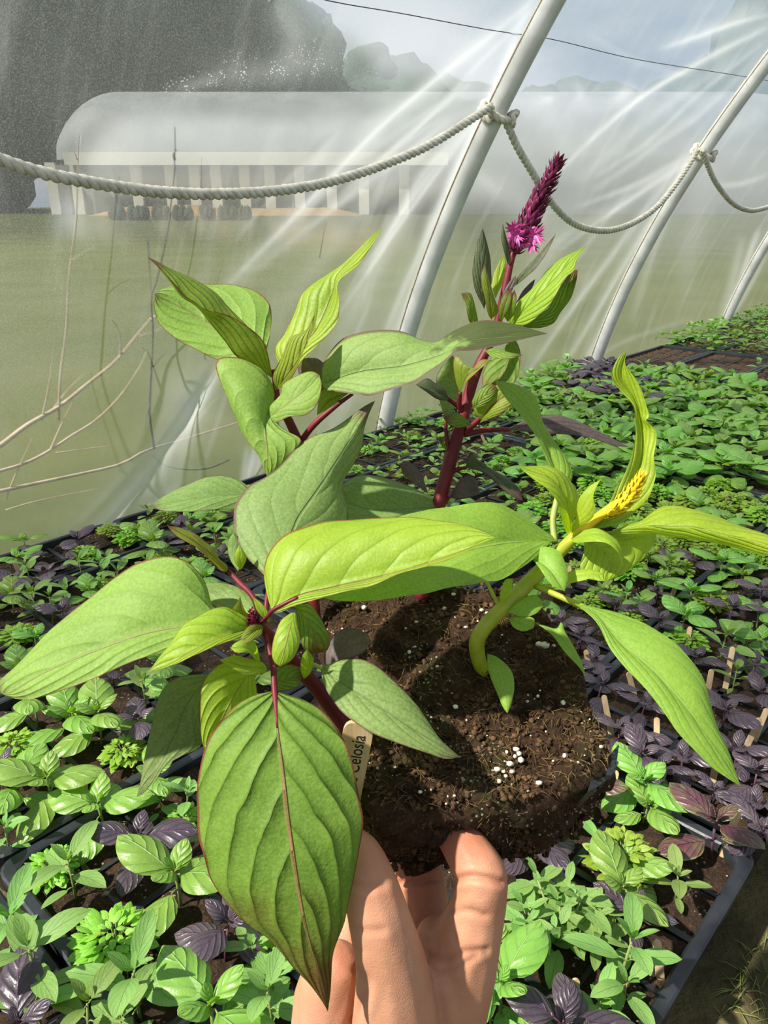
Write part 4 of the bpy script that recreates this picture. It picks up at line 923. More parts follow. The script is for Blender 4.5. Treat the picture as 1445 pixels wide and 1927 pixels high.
for pl, wd, am in STROKES:
    if wd < 5: wd, am = 5.0, am * .85
    q = catmull(pl, 40)
    dx = fx[idx][:, None] - q[None, :, 0]; dy = fy[idx][:, None] - q[None, :, 1]
    j = np.argmin(dx * dx + dy * dy, axis=1)
    pt = np.stack([fx[idx], fy[idx]], 1); dmin = np.full(len(idx), 1e9)
    for o_ in (-1, 0):                                            # distance to the two segments next to the nearest vertex
        a_ = np.clip(j + o_, 0, 38); A_, B_ = q[a_], q[a_ + 1]; ab = B_ - A_
        h_ = np.clip(((pt - A_) * ab).sum(1) / ((ab * ab).sum(1) + 1e-9), 0, 1)
        dmin = np.minimum(dmin, np.linalg.norm(pt - A_ - ab * h_[:, None], axis=1))
    u = j / 39.0
    fade = np.sin(PI * np.clip(u * .94 + .03, 0, 1)) ** .5
    g = np.exp(-(dmin / wd) ** 2) * fade
    haze[idx] += am * 1.0 * g; ridge[idx] += g * min(1, 14 / wd) * (.006 if wd >= 8 else .0006)
for pl, wd, am in [([(330, 168), (400, 145), (480, 135), (560, 130), (640, 115)], 16, .55), ([(430, 120), (520, 110), (600, 90)], 26, .25), ([(660, 130), (720, 140)], 12, .3)]:
    q = catmull(pl, 40); d2 = np.min((fx[idx][:, None] - q[None, :, 0]) ** 2 + (fy[idx][:, None] - q[None, :, 1]) ** 2, axis=1)
    drops[idx] = np.maximum(drops[idx], am * np.exp(-d2 / wd ** 2))
sagp = np.array([-2.4, -1.22, 0, 1.17, 2.46, 3.7, 5])
for i in range(len(sagp) - 1):                                  # film bellies slightly between hoops
    m = (Tg.ravel() >= sagp[i]) & (Tg.ravel() < sagp[i + 1])
    q = (Tg.ravel()[m] - sagp[i]) / (sagp[i + 1] - sagp[i])
    ridge[m] -= 0.012 * np.sin(PI * q) * np.clip(Zg.ravel()[m] * 3, 0, 1)
for k in range(len(flat)):
    p = flat[k]; ridge[k] += 0.0035 * mnoise.noise(Vector((p[0] * 3, p[1] * 3, p[2] * 2)))
zr = Zg.ravel(); tr_ = Tg.ravel()
ridge += .115 * np.exp(-((tr_ + 1.0) / .62) ** 4) * np.clip(1 - zr / .34, 0, 1) ** 1.4 / .8       # the skirt is tucked in over the tray edge here
flat = flat + (AW * 1.0)[None, :] * ridge[:, None] * 0.8
F = []
nl = len(ll)
for a in range(nl - 1):
    for b in range(NTc - 1):
        F.append((a * NTc + b, a * NTc + b + 1, (a + 1) * NTc + b + 1, (a + 1) * NTc + b))
fo = mesh_obj('wall_left', flat, F, M['film'], None, np.stack([Tg.ravel() / 3, Lg.ravel() / 3], 1), True, None, {'haze': np.clip(haze, 0, .8), 'drops': drops})
tag(fo, 'hazy creased clear plastic film wall of the greenhouse', None, None, 'structure')

# hoop pipes
HT = [(-1.22, 'white hoop pipe beside the viewer, outside the picture'), (0.0, 'thick white hoop pipe with the rope knotted round it behind the magenta plume'), (1.165, 'white hoop pipe rising behind the dark purple basil clump'), (2.46, 'far white hoop pipe at the back by the last seedlings')]
for t, lab in HT:
    if t < -1: continue
    zz_, ww_ = arc(np.linspace(0, _L[-1], 70))
    path = [TW(t, w, z) for z, w in zip(zz_, ww_)]
    path[0] = path[0] - np.array([0, 0, .02])
    v, f, uv = tube_data(path, 0.0225, 20)
    h = mesh_obj('hoop_pipe', v, f, M['pipe'], None, uv, True, TW(t, 0, 0))
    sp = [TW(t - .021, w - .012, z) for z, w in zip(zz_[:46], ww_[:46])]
    v, f, uv = tube_data(sp, .0016, 5); mesh_obj('shadow_dirt_line', v, f, M['dry'], h, uv)  # thin brown tube standing in for the hoop's shadow and dirt line
    tag(h, lab, 'hoop pipe', 'hoop pipes of the greenhouse')

# support wire along the film
wp = []
for x, y in [(560, -18), (640, 2), (760, 22), (915, 54), (1040, 78), (1200, 112), (1380, 142), (1480, 160)]:
    k = np.argmin(np.where(vis, (fx - x) ** 2 + (fy - y) ** 2, 1e9)); wp.append(flat[k])
wp = catmull(np.array(wp), 60)
v, f, uv = tube_data([p + AW * .004 for p in wp], .0008, 6)
tag(mesh_obj('support_wire', v, f, M['dry_dark'], None, uv, True, wp[0]), 'thin dark wire running across the film near the top', 'wire')

# rope: three twisted strands hung from hoop to hoop
rw = s_of(.8) + .012
def rope_pt(x, y, dw=0.0):
    r = ray(x, y); k = ((B0 + AW * (rw + dw) - CP) @ AW) / (r @ AW); return CP + r * k
rope = empty('rope', TW(0, rw, .80))
tag(rope, 'thick off-white twisted rope swagged along the hoops', 'rope')
def twist(path, R=.0082, pitch=.042, name='rope_span'):
    p = np.asarray(path); L = np.concatenate([[0], np.cumsum(np.linalg.norm(np.diff(p, axis=0), axis=1))])
    n = int(L[-1] / pitch * 9) + 12
    g = np.linspace(0, L[-1], n); c = np.stack([np.interp(g, L, p[:, k]) for k in range(3)], 1)
    tan = np.gradient(c, axis=0); tan /= np.linalg.norm(tan, axis=1)[:, None]
    A = Acc()
    for s in range(3):
        sp = []
        for i in range(n):
            e1 = np.cross(tan[i], [0.31, .2, .9]); e1 /= np.linalg.norm(e1); e2 = np.cross(tan[i], e1)
            a = 2 * PI * (g[i] / pitch + s / 3)
            sp.append(c[i] + (e1 * math.cos(a) + e2 * math.sin(a)) * R * .52)
        v, f, uv = tube_data(sp, R * .56, 8); A.add(v, f, uv)
    return mesh_obj(name, A.v, A.f, M['rope'], rope, A.uv)
lefts = [rope_pt(*q) for q in [(0, 300), (60, 320), (130, 336), (250, 356), (340, 364), (420, 365), (510, 360), (600, 347), (680, 325), (750, 299), (800, 277), (850, 248), (890, 222), (925, 200)]]
d0 = lefts[0] - lefts[1]
pre = [lefts[0] + AT * -.10 + np.array([0, 0, .035]), lefts[0] + AT * -.2 + np.array([0, 0, .09])]
twist(catmull(np.array(pre[::-1] + lefts), 160))
kn = TW(0, s_of(.8), .803)
twist(catmull(np.array([rope_pt(945, 216), rope_pt(955, 236, .0), rope_pt(975, 280), rope_pt(1000, 322), rope_pt(1025, 364), rope_pt(1050, 396), rope_pt(1075, 418), rope_pt(1100, 429), rope_pt(1130, 434), rope_pt(1160, 431), rope_pt(1200, 415), rope_pt(1240, 385), rope_pt(1280, 335), rope_pt(1312, 284)]), 160))
twist(catmull(np.array([rope_pt(1322, 282), rope_pt(1335, 320), rope_pt(1352, 352), rope_pt(1378, 382), rope_pt(1405, 395), rope_pt(1430, 394), rope_pt(1460, 380), rope_pt(1500, 335), rope_pt(1530, 290)]), 100))
def knot(t, z):
    c = TW(t, s_of(z), z); sl = np.array(AW * (.21 + .51 * z) + np.array([0, 0, 1])); sl /= np.linalg.norm(sl)
    e1 = AT; e2 = np.cross(sl, e1); e2 /= np.linalg.norm(e2)
    pts = []
    for a in np.linspace(0, 2 * PI * 1.6, 40):
        pts.append(c + (e1 * math.cos(a) + e2 * math.sin(a)) * .030 + sl * (.006 - .014 * a / (2 * PI)))
    twist(catmull(np.array(pts), 80), .0078, .042, 'knot')
    sg = 1 if (e2 @ AW) > 0 else -1
    pts = [c + e1 * .022 + e2 * .02 * sg, c + e1 * .034 + e2 * .026 * sg + sl * .012, c + e1 * .042 + e2 * .018 * sg, c + e1 * .034 + e2 * .030 * sg - sl * .012, c + e1 * .020 + e2 * .032 * sg, c + e1 * .03 + e2 * .022 * sg + sl * .01]
    twist(catmull(np.array(pts), 40), .0075, .04, 'knot')
knot(0, .795); knot(1.165, .765)

# floor inside, lawn outside
fl_ = mesh_obj('floor', [TW(-3, -.03, 0), TW(8, -.03, 0), TW(8, 4, 0), TW(-3, 4, 0)], [(0, 3, 2, 1)], M['floor'], None, None, False)
tag(fl_, 'packed mossy ground beside the trays', None, None, 'structure')
lw = mesh_obj('ground', [TW(-60, -.03, -.01), TW(80, -.03, -.01), TW(80, -80, -.01), TW(-60, -80, -.01)], [(0, 1, 2, 3)], M['lawn'], None, None, False)
tag(lw, 'mown lawn outside the film', None, None, 'structure')
V = []; F = []
for i in range(41):
    x = -13.5 + 12.5 * i / 40
    for y, z in ((37.4, -.02), (38.0, .30), (38.6, .36), (39.3, -.02)): V.append((x, y, z * (1 + .5 * mnoise.noise(Vector((x * .7, y, 0)))) * min(1, i / 5, (40 - i) / 5) if z > 0 else z))
F = [(i * 4 + k, (i + 1) * 4 + k, (i + 1) * 4 + k + 1, i * 4 + k + 1) for i in range(40) for k in range(3)]
tag(mesh_obj('dirt_bank', V, F, M['dirt_strip'], None, None, True, (-7, 38, 0)), 'low bank of bare orange dirt outside in front of the white tunnel', 'dirt bank')

# white tunnel greenhouse outside
YB = 40.0
bl_ = empty('tunnel_greenhouse', (-4, YB, 0)); tag(bl_, 'large white tunnel greenhouse outside with open sides, blurred through the film', 'greenhouse')
def secpts(h):
    pts = []
    for a in np.linspace(0, PI, 25):
        pts.append((-4.2 * math.cos(a) * 1.0, 2.45 + 3.25 * math.sin(a) ** .8 * h))
    return pts
V = []; xs = np.concatenate([np.linspace(-16.2, -13.2, 9), np.linspace(-12, 34, 20)])
for x in xs:
    q = np.clip((x + 16.2) / 3.0, 0, 1); h = math.sqrt(max(0, 1 - (1 - q) ** 2)); sc = .55 + .45 * h
    for yy, z in secpts(max(.02, h)): V.append((x, YB + 4.2 + yy * sc, z))
F = [(i * 25 + k, i * 25 + k + 1, (i + 1) * 25 + k + 1, (i + 1) * 25 + k) for i in range(len(xs) - 1) for k in range(24)]
mesh_obj('roof_cover', V, F, M['white_sheet'], bl_)
v, f = box_data((-6, YB - .25, 2.45), (9.0, 0, 0), (0, .12, 0), (0, 0, .28)); mesh_obj('gutter', v, f, M['cream'], bl_, None, False)
for px_ in (105, 150, 262, 325, 370, 410, 463, 510, 565, 625, 685, 760):
    x = (px_ - 722.5) / FPX * 37.2
    v, f = box_data((x, YB + .1, 1.15), (.24, 0, 0), (0, .12, 0), (0, 0, 1.15)); mesh_obj('post', v, f, M['cream'], bl_, None, False)
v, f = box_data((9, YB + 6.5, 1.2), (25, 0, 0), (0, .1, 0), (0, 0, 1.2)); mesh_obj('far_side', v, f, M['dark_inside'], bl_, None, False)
v, f = box_data((19, YB + .05, 1.3), (16, 0, 0), (0, .06, 0), (0, 0, 1.3)); mesh_obj('side_sheet', v, f, M['white_sheet'], bl_, None, False)
v, f = box_data((-16, YB + 4.2, 1.25), (.06, 0, 0), (0, 2.4, 0), (0, 0, 1.3)); mesh_obj('end_wall', v, f, M['white_sheet'], bl_, None, False)
v, f = box_data((-14.6, YB + .6, 1.1), (1.5, 0, 0), (0, .05, 0), (0, 0, 1.1)); mesh_obj('end_panel', v, f, M['white_sheet'], bl_, None, False)
# low crates / pots in front of it
for k, (px_, wd) in enumerate([(222, 22), (262, 30), (305, 26), (345, 30), (392, 22), (430, 30), (462, 18)]):
    c = onz(px_, 414, 0); sc_ = np.linalg.norm(c - CP) / FPX
    A = Acc()
    for j in range(3):
        bm = bmesh.new(); bmesh.ops.create_icosphere(bm, subdivisions=2, radius=1)
        A.add([c + np.array([(q.co.x * .5 + (j - 1) * .7) * wd * .5 * sc_, q.co.y * .4, max(0, (q.co.z + .8) * 13 * sc_ * (1 + .4 * mnoise.noise(q.co * 2 + Vector((k, j, 0)))))]) for q in bm.verts], [[x.index for x in q.verts] for q in bm.faces]); bm.free()
    o = mesh_obj('low_shrub', A.v, A.f, M['tree'], None, None, True, c); tag(o, 'small dark shrub outside in front of the white tunnel, %s from the left' % ['first', 'second', 'third', 'fourth', 'fifth', 'sixth', 'seventh'][k], 'shrub', 'shrubs along the lawn edge')

def tree(c, h, r, mat, lab, seed, trunk=.3):
    root = empty('tree', c); tag(root, lab, 'tree', 'trees beyond the lawn')
    v, f, uv = tube_data([np.array(c), np.array(c) + np.array([.2, 0, h * .35]), np.array(c) + np.array([0, 0, h * .7])], [trunk, trunk * .8, trunk * .3], 8)
    mesh_obj('trunk', v, f, M['bark'], root)
    rnd = random.Random(seed); A = Acc()
    for k in range(14):
        bm = bmesh.new(); bmesh.ops.create_icosphere(bm, subdivisions=3, radius=1)
        cc = np.array(c) + np.array([rnd.uniform(-.55, .55) * r, rnd.uniform(-.5, .5) * r, h * rnd.uniform(.16, .86)]); rr = r * rnd.uniform(.45, .68)
        if k == 0: cc = np.array(c) + np.array([0, 0, h * .62]); rr = r * .9
        A.add([cc + np.array(q.co) * rr * (1 + .32 * mnoise.noise(q.co * 1.7 + Vector((seed, k, 0))) + .16 * mnoise.noise(q.co * 5 + Vector((k, seed, 1)))) * np.array([1, 1, 1.05]) for q in bm.verts], [[x.index for x in q.verts] for q in bm.faces]); bm.free()
    o = mesh_obj('crown', A.v, A.f, M[mat], root); o['kind'] = 'stuff'
TREES = [(-27, 50, 9, 5.0, 'tree', 'low dark tree at the far left beyond the lawn'), (-23, 47, 17, 6.0, 'tree', 'tall dark tree at the left end of the white tunnel'), (-32, 60, 23, 8.5, 'tree', 'tallest dark tree, farther behind the left end of the tunnel'),
 (-21, 56, 21, 7.5, 'tree', 'broad dark tree behind the left half of the tunnel roof'), (-14.5, 64, 19, 6.4, 'tree', 'dark tree behind the middle of the tunnel roof'), (-7.0, 66, 14.5, 4.6, 'tree_blue', 'blue-green tree behind the tunnel roof, taller than the pale gap beside it'), (-1.5, 74, 9.5, 4.4, 'tree_blue', 'blue-green tree behind the tunnel roof beside the pale gap'),
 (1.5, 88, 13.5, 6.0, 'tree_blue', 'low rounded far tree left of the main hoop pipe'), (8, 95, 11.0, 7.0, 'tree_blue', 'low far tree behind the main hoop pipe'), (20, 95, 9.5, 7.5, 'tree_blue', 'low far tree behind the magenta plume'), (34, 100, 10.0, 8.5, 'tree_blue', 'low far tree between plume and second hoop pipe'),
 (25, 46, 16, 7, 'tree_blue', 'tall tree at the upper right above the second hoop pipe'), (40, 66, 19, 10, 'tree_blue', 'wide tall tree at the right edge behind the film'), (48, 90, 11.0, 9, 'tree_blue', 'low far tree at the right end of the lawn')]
for k, (x, y, h, r, m, lab) in enumerate(TREES): tree((x, y, 0), h, r, m, lab, k + 1)

# dry weeds and twigs just outside the film
def film_pt(x, y, off):
    k = np.argmin(np.where(vis, (fx - x) ** 2 + (fy - y) ** 2, 1e9))
    z = Zg.ravel()[k]; p0 = flat[k] - AW * off
    r = ray(x, y); kk = ((p0 - CP) @ AW) / (r @ AW)
    return CP + r * kk
def weed(name, lab, mats, strokes, root_xy, grp='dry weeds outside the film'):
    r0 = film_pt(*root_xy, .06); r0[2] = 0
    w = empty(name, r0); tag(w, lab, 'weed', grp)
    for i, (pl, r, off) in enumerate(strokes):
        path = [film_pt(x, y, off) for x, y in pl]
        path = catmull(np.array(path), 26)
        v, f, uv = tube_data(path, np.linspace(r, r * .3, 26), 7)
        mesh_obj('stalk' if i == 0 else 'twig', v, f, M[mats], w)
weed('dry_weed', 'straight thin dry weed stem outside the film at the left', 'dry', [([(110, 790), (113, 705), (124, 620), (129, 520), (142, 420), (146, 330), (149, 255)], .0022, .05), ([(78, 790), (92, 720), (102, 640)], .0016, .05), ([(134, 490), (150, 478), (180, 462)], .0009, .05), ([(145, 300), (140, 285)], .0012, .05)], (108, 860))
weed('dry_weed', 'dark wiry weed stem outside the film, curling at its foot', 'dry_dark', [([(290, 845), (281, 780), (284, 700), (287, 620), (284, 560), (296, 520), (312, 450), (322, 380), (328, 300), (328, 238)], .0026, .04), ([(287, 690), (298, 675), (312, 663)], .0022, .04), ([(281, 760), (272, 800), (266, 812)], .0014, .04), ([(328, 300), (326, 290), (331, 280)], .0022, .04), ([(278, 450), (280, 500), (285, 570)], .0014, .06), ([(430, 865), (395, 880), (355, 884), (310, 876), (285, 856)], .0022, .03)], (292, 900))
weed('dry_weed', 'long pale dry branch slanting outside the film at the left', 'dry', [([(-40, 860), (0, 838), (50, 800), (110, 765), (160, 725), (215, 680), (255, 632), (282, 600)], .0050, .05), ([(282, 600), (300, 590), (325, 578)], .0022, .05), ([(225, 668), (226, 640), (218, 612), (208, 600)], .0022, .05), ([(95, 775), (125, 735), (160, 700)], .0016, .06), ([(255, 632), (285, 625), (310, 612)], .0015, .07)], (-60, 900))
weed('dry_weed', 'forked pale dry branch low outside the film', 'dry', [([(-30, 895), (0, 886), (50, 870), (95, 846), (130, 822), (180, 790), (225, 745), (262, 690), (275, 660)], .0032, .05), ([(95, 845), (112, 805), (135, 757)], .0020, .05), ([(10, 940), (30, 890), (60, 825)], .0018, .05), ([(105, 852), (180, 842), (235, 836)], .0014, .07)], (-40, 960))
weed('dry_weed', 'lowest pale dry branch outside the film running toward the pack', 'dry', [([(-30, 930), (0, 924), (60, 911), (140, 894), (225, 874), (270, 850), (340, 828), (440, 797), (520, 770)], .0036, .05), ([(10, 960), (60, 945), (130, 930), (190, 918)], .0016, .08), ([(330, 830), (370, 790), (410, 745)], .0014, .08)], (-40, 1000))
weed('dry_weed', 'slender pale weed stems outside beside the dark wiry one', 'dry', [([(315, 610), (330, 510), (345, 440), (352, 415)], .0014, .06), ([(545, 420), (552, 380), (556, 350)], .0016, .06)], (310, 900))
# ================================================================== seedling trays
ROWS = [(-1.84, -1.352), (-1.347, -.862), (-.857, -.372), (-.367, .118), (.125, .61), (.62, 1.105), (1.215, 1.70), (1.715, 2.20), (2.21, 2.695), (2.71, 3.19)]
TRK = [(-.008 + .256 * k + .0015, -.008 + .256 * (k + 1) - .0015) for k in range(5)]
ROWN = ['first', 'second', 'third', 'fourth', 'fifth', 'sixth', 'seventh', 'eighth', 'ninth', 'tenth']
TRKN = ['beside the film', 'second from the film', 'third from the film', 'fourth from the film', 'fifth from the film']
ORD = ['zeroth', 'first', 'second', 'third', 'fourth', 'fifth', 'sixth', 'seventh', 'eighth', 'ninth', 'tenth', 'eleventh', 'twelfth', 'thirteenth', 'fourteenth', 'fifteenth', 'sixteenth', 'seventeenth', 'eighteenth', 'nineteenth', 'twentieth'] + ['%dth' % k for k in range(21, 60)]
SOILZ = 0.050
def tray_body():
    """one tray in local (t,w) axes centred on 0: rim, walls, cell dividers"""
    A = Acc(); LX, LY = .485 / 2, .253 / 2
    def ringp(x, y, z, r, n=5):
        out = []
        for cx, cy, a0 in ((x - r, y - r, 0), (-x + r, y - r, 90), (-x + r, -y + r, 180), (x - r, -y + r, 270)):
            for a in np.linspace(a0, a0 + 90, n): out.append((cx + r * math.cos(math.radians(a)), cy + r * math.sin(math.radians(a)), z))
        return out
    prof = [(.010, 0.0), (.004, .045), (.004, .049), (0, .050), (0, .058), (.002, .0595), (.010, .0595), (.012, .058), (.0135, .046)]
    V = []; n = 20
    for ins, z in prof: V += ringp(LX - ins, LY - ins, z, .018)
    F = [(i * n + k, i * n + (k + 1) % n, (i + 1) * n + (k + 1) % n, (i + 1) * n + k) for i in range(len(prof) - 1) for k in range(n)]
    F.append(tuple(range(n - 1, -1, -1)))
    A.add(V, F)
    for i in range(1, 8):
        v, f = box_data((-LX + i * LX / 4, 0, .040), (.0022 if i % 2 else .0034, 0, 0), (0, LY - .011, 0), (0, 0, .0068 if i % 2 else .0085)); A.add(v, f)
    for j in range(1, 4):
        v, f = box_data((0, -LY + j * LY / 2, .040), (LX - .011, 0, 0), (0, .0022 if j != 2 else .0034, 0), (0, 0, .0068 if j != 2 else .0085)); A.add(v, f)
    return A
def tray_soil(seed, low=0.0):
    V = []; LX, LY = .485 / 2 - .0115, .253 / 2 - .0115; nx, ny = 96, 50
    for j in range(ny + 1):
        for i in range(nx + 1):
            x = -LX + 2 * LX * i / nx; y = -LY + 2 * LY * j / ny
            cx = abs(math.sin(PI * 8 * (x + .2425) / .485)) ; cy = abs(math.sin(PI * 4 * (y + .1265) / .253))
            dome = .0085 * min(1, cx * cy * 2.2) - .0035
            z = SOILZ - .004 - low + dome * .6 + .0035 * mnoise.noise(Vector((x * 55, y * 55, seed))) + .002 * mnoise.noise(Vector((x * 160, y * 160, seed)))
            V.append((x, y, z))
    F = [(j * (nx + 1) + i, j * (nx + 1) + i + 1, (j + 1) * (nx + 1) + i + 1, (j + 1) * (nx + 1) + i) for j in range(ny) for i in range(nx)]
    return V, F
TB = tray_body()
tb_me = None; so_me = {}
ANG = math.radians(47.5)
def in_frame(p, m=60):
    x, y, z = project(np.array(p)[None])
    return z[0] > .05 and -m < x[0] < 1445 + m and -m < y[0] < 1927 + m
TRAYS = {}
for ri, (t0, t1) in enumerate(ROWS):
    for ki, (w0, w1) in enumerate(TRK):
        cor = [TW(t0 + (t1 - t0) * a, w0 + (w1 - w0) * b, .05) for a in (0, .25, .5, .75, 1) for b in (0, .5, 1)]
        if sum(in_frame(c, 10) for c in cor) < 1: continue
        c = TW((t0 + t1) / 2, (w0 + w1) / 2, 0)
        root = empty('seedling_tray', c); root.rotation_euler = (0, 0, ANG + math.radians(random.uniform(-.1, .1)))
        if ki == 0 and ri <= 2: root.location = [float(q) for q in TW((t0 + t1) / 2, .168, 0)]; root.scale = (1, .6, 1)
        elif ki == 0: root.location = [float(q) for q in TW((t0 + t1) / 2, .142, 0)]; root.scale = (1, .82, 1)
        dry = ri >= 6 and ki <= 2
        if tb_me is None:
            b = mesh_obj('tray_body', TB.v, TB.f, M['black_plastic'], None, None, False); b.parent = root; tb_me = b.data
        else:
            b = bpy.data.objects.new('tray_body', tb_me); link(b, root)
        key = (ri + ki) % 3 + (10 if dry else 0)
        if key not in so_me:
            v, f = tray_soil(key * 7.3)
            s = mesh_obj('soil', v, f, M['soil_dry' if dry else 'soil']); s.parent = root; so_me[key] = s.data
        else:
            s = bpy.data.objects.new('soil', so_me[key]); link(s, root)
        TRAYS[(ri, ki)] = root
        rn = '%s row' % ROWN[ri]
        tag(root, 'black plastic cell tray of %s, %s, %s' % ('mostly bare dry soil' if dry else 'basil seedlings', rn, TRKN[ki]), 'seedling tray', 'seedling trays on the ground')
def tray_of(p):
    t, w = to_tw(p)
    ri = min(range(len(ROWS)), key=lambda i: max(0, ROWS[i][0] - t, t - ROWS[i][1]))
    ki = min(range(5), key=lambda i: max(0, TRK[i][0] - w, w - TRK[i][1]))
    return ri, ki

# ---------------------------------------------------------------- seedling templates
def bleaf(A, base, az, L, W, e0, e1, cup=.25, pet=.006, roll=0.0, nu=9, nv=3, tipp=.75, asym=.62):
    """one leaf: midrib bends from elevation e0 to e1; cup>0 domes the blade"""
    dirh = np.array([math.cos(az), math.sin(az), 0]); side = np.array([-math.sin(az), math.cos(az), 0])
    p = np.array(base, float) + dirh * pet * math.cos(e0) + np.array([0, 0, pet * math.sin(e0)])
    V = []; UV = []
    vs = np.linspace(-1, 1, 2 * nv + 1)
    nm = (asym / (asym + tipp)) ** asym * (tipp / (asym + tipp)) ** tipp
    for i in range(nu):
        u = i / (nu - 1); e = e0 + (e1 - e0) * u
        d = dirh * math.cos(e) + np.array([0, 0, math.sin(e)]); nrm = -dirh * math.sin(e) + np.array([0, 0, math.cos(e)])
        if i: p = p + d * L / (nu - 1)
        uu = min(max(u, .004), .996)
        w = W / 2 * (uu ** asym * (1 - uu) ** tipp) / nm
        sd = side * math.cos(roll) + nrm * math.sin(roll); n2 = nrm * math.cos(roll) - side * math.sin(roll)
        for v in vs:
            q = p + sd * w * v * (1 - .12 * abs(cup) * abs(v)) - n2 * w * cup * abs(v) ** 1.7 + n2 * w * .09 * math.sin(PI * abs(v)) * (1 if cup > 0 else .2)
            V.append(q); UV.append((u, v * .5 + .5))
    c = len(vs)
    A.add(V, [(i * c + k, i * c + k + 1, (i + 1) * c + k + 1, (i + 1) * c + k) for i in range(nu - 1) for k in range(c - 1)], UV)
def bstem(S, a, b, r0, r1):
    a = np.array(a, float); b = np.array(b, float)
    v, f, uv = tube_data([a, (a + b) / 2 + np.array([.0008, .0005, 0]), b], [r0, (r0 + r1) / 2, r1], 6); S.add(v, f, uv)
def tmpl(kind, seed):
    rnd = random.Random(seed); A = Acc(); S = Acc(); U = rnd.uniform
    if kind in 'GPR':
        h = U(.026, .036); bstem(S, (0, 0, -.004), (0, 0, h), .0014, .0011)
        big = .050 if kind == 'G' else .044
        wr = .72 if kind == 'G' else .64
        for pr, (zf, sc, e0, e1) in enumerate([(.55, .86, .15, -.35), (1.0, 1.0, .5, -.15), (1.08, .5, .95, .3), (1.12, .26, 1.2, .9)]):
            for q in (0, 1):
                az = pr * PI / 2 + q * PI + U(-.22, .22); L = big * sc * U(.86, 1.12)
                b = (0, 0, h * zf)
                if pr < 3: bstem(S, b, (math.cos(az) * .007, math.sin(az) * .007, h * zf + .003), .0008, .0006)
                bleaf(A, b, az, L, L * wr * U(.92, 1.08), e0 + U(-.12, .12), e1 + U(-.2, .2), .30 if kind == 'G' else .22, .007 if pr < 2 else .002, U(-.2, .2), 10, 4)
    elif kind == 'B':
        h = .034; bstem(S, (0, 0, -.004), (0, 0, h * .8), .0014, .001)
        n = 120
        for k in range(n):
            f = (k + .5) / n; th = k * 2.39996; pol = math.acos(1 - f * 1.15); r = .023
            d = np.array([math.sin(pol) * math.cos(th), math.sin(pol) * math.sin(th), math.cos(pol) * .8])
            b = np.array([0, 0, h * .55]) + d * r * U(.55, .95)
            L = U(.010, .016) * (.7 + .55 * f)
            bleaf(A, b, th + U(-.5, .5), L, L * .52, U(.1, .9) * (1.2 - f), U(-.5, .2), .12, .001, U(-.5, .5), 6, 2)
            if k % 4 == 0: bstem(S, (0, 0, h * .3), b, .0008, .0005)
    elif kind == 'N':
        h = U(.034, .050); bstem(S, (0, 0, -.004), (0, 0, h), .0013, .0009)
        for pr, (zf, sc, e0, e1) in enumerate([(.32, .62, .1, -.3), (.66, .95, .35, -.15), (.96, 1.0, .65, .05), (1.04, .5, 1.0, .6), (1.06, .28, 1.3, 1.0)]):
            for q in (0, 1):
                az = pr * PI / 2 + q * PI + U(-.25, .25); L = .037 * sc * U(.85, 1.15)
                b = (0, 0, h * zf)
                if pr < 3: bstem(S, b, (math.cos(az) * .005, math.sin(az) * .005, h * zf + .002), .0007, .0005)
                bleaf(A, b, az, L, L * .42 * U(.9, 1.15), e0 + U(-.15, .15), e1 + U(-.2, .2), -.16, .005 if pr < 3 else .001, U(-.3, .3), 9, 3, .8, .7)
    elif kind == 'M':                                              # many-stemmed clump of small narrow leaves
        for s in range(6):
            a = s * 1.05 + U(-.2, .2); r = .0 if s == 5 else U(.016, .026); c = np.array([math.cos(a) * r, math.sin(a) * r, U(.03, .042)])
            bstem(S, (0, 0, -.004), c, .0012, .0008)
            for pr, (dz, sc, e0) in enumerate([(-.014, .9, .0), (-.004, 1.0, .25), (.002, .55, .8)]):
                for q in (0, 1):
                    L = .026 * sc * U(.85, 1.2); bleaf(A, c + np.array([0, 0, dz]), s + pr * PI / 2 + q * PI + U(-.3, .3), L, L * .46, e0 + U(-.2, .2), e0 - .4, -.12, .003, U(-.3, .3), 8, 3, .8, .7)
    return A, S
KN = {'G': 'sweet_basil_seedling', 'P': 'purple_basil_seedling', 'B': 'bush_basil_seedling', 'N': 'narrow_basil_seedling', 'R': 'reddish_basil_seedling', 'M': 'branched_basil_clump'}
KM = {'G': 'basil_green', 'P': 'basil_purple', 'B': 'basil_bush', 'N': 'basil_narrow', 'R': 'basil_reddish', 'M': 'basil_narrow'}
KD = {'G': 'broad-leaved green basil', 'P': 'dark purple basil', 'B': 'tiny-leaved bush basil', 'N': 'narrow-leaved grey-green basil', 'R': 'reddish purple basil', 'M': 'bushy many-stemmed grey-green basil'}
TM = {}
def template(kind, var):
    key = (kind, var)
    if key not in TM:
        A, S = tmpl(kind, hash_(kind) * 31 + var)
        me = []
        for nm, X, mt in (('foliage', A, KM[kind]), ('stem', S, 'basil_stem_purple' if kind in 'PR' else 'basil_stem')):
            o = mesh_obj(nm, X.v, X.f, M[mt], None, X.uv); me.append(o.data); bpy.data.objects.remove(o)
        TM[key] = me
    return TM[key]
def hash_(c): return ord(c)
PLANTS = []
def seedling(kind, p, rot, sc, var, dense=False):
    fol, stm = template(kind, var)
    root = empty(KN[kind], (p[0], p[1], SOILZ - .002)); root.rotation_euler = (math.radians(random.uniform(-6, 6)), math.radians(random.uniform(-6, 6)), math.radians(rot)); root.scale = (sc, sc, sc)
    o = bpy.data.objects.new('foliage', fol); link(o, root); o['kind'] = 'stuff'
    if not dense:
        o = bpy.data.objects.new('stem', stm); link(o, root)
    root['category'] = 'basil seedling'
    PLANTS.append((root, kind, tray_of(p), p, dense))
    return root
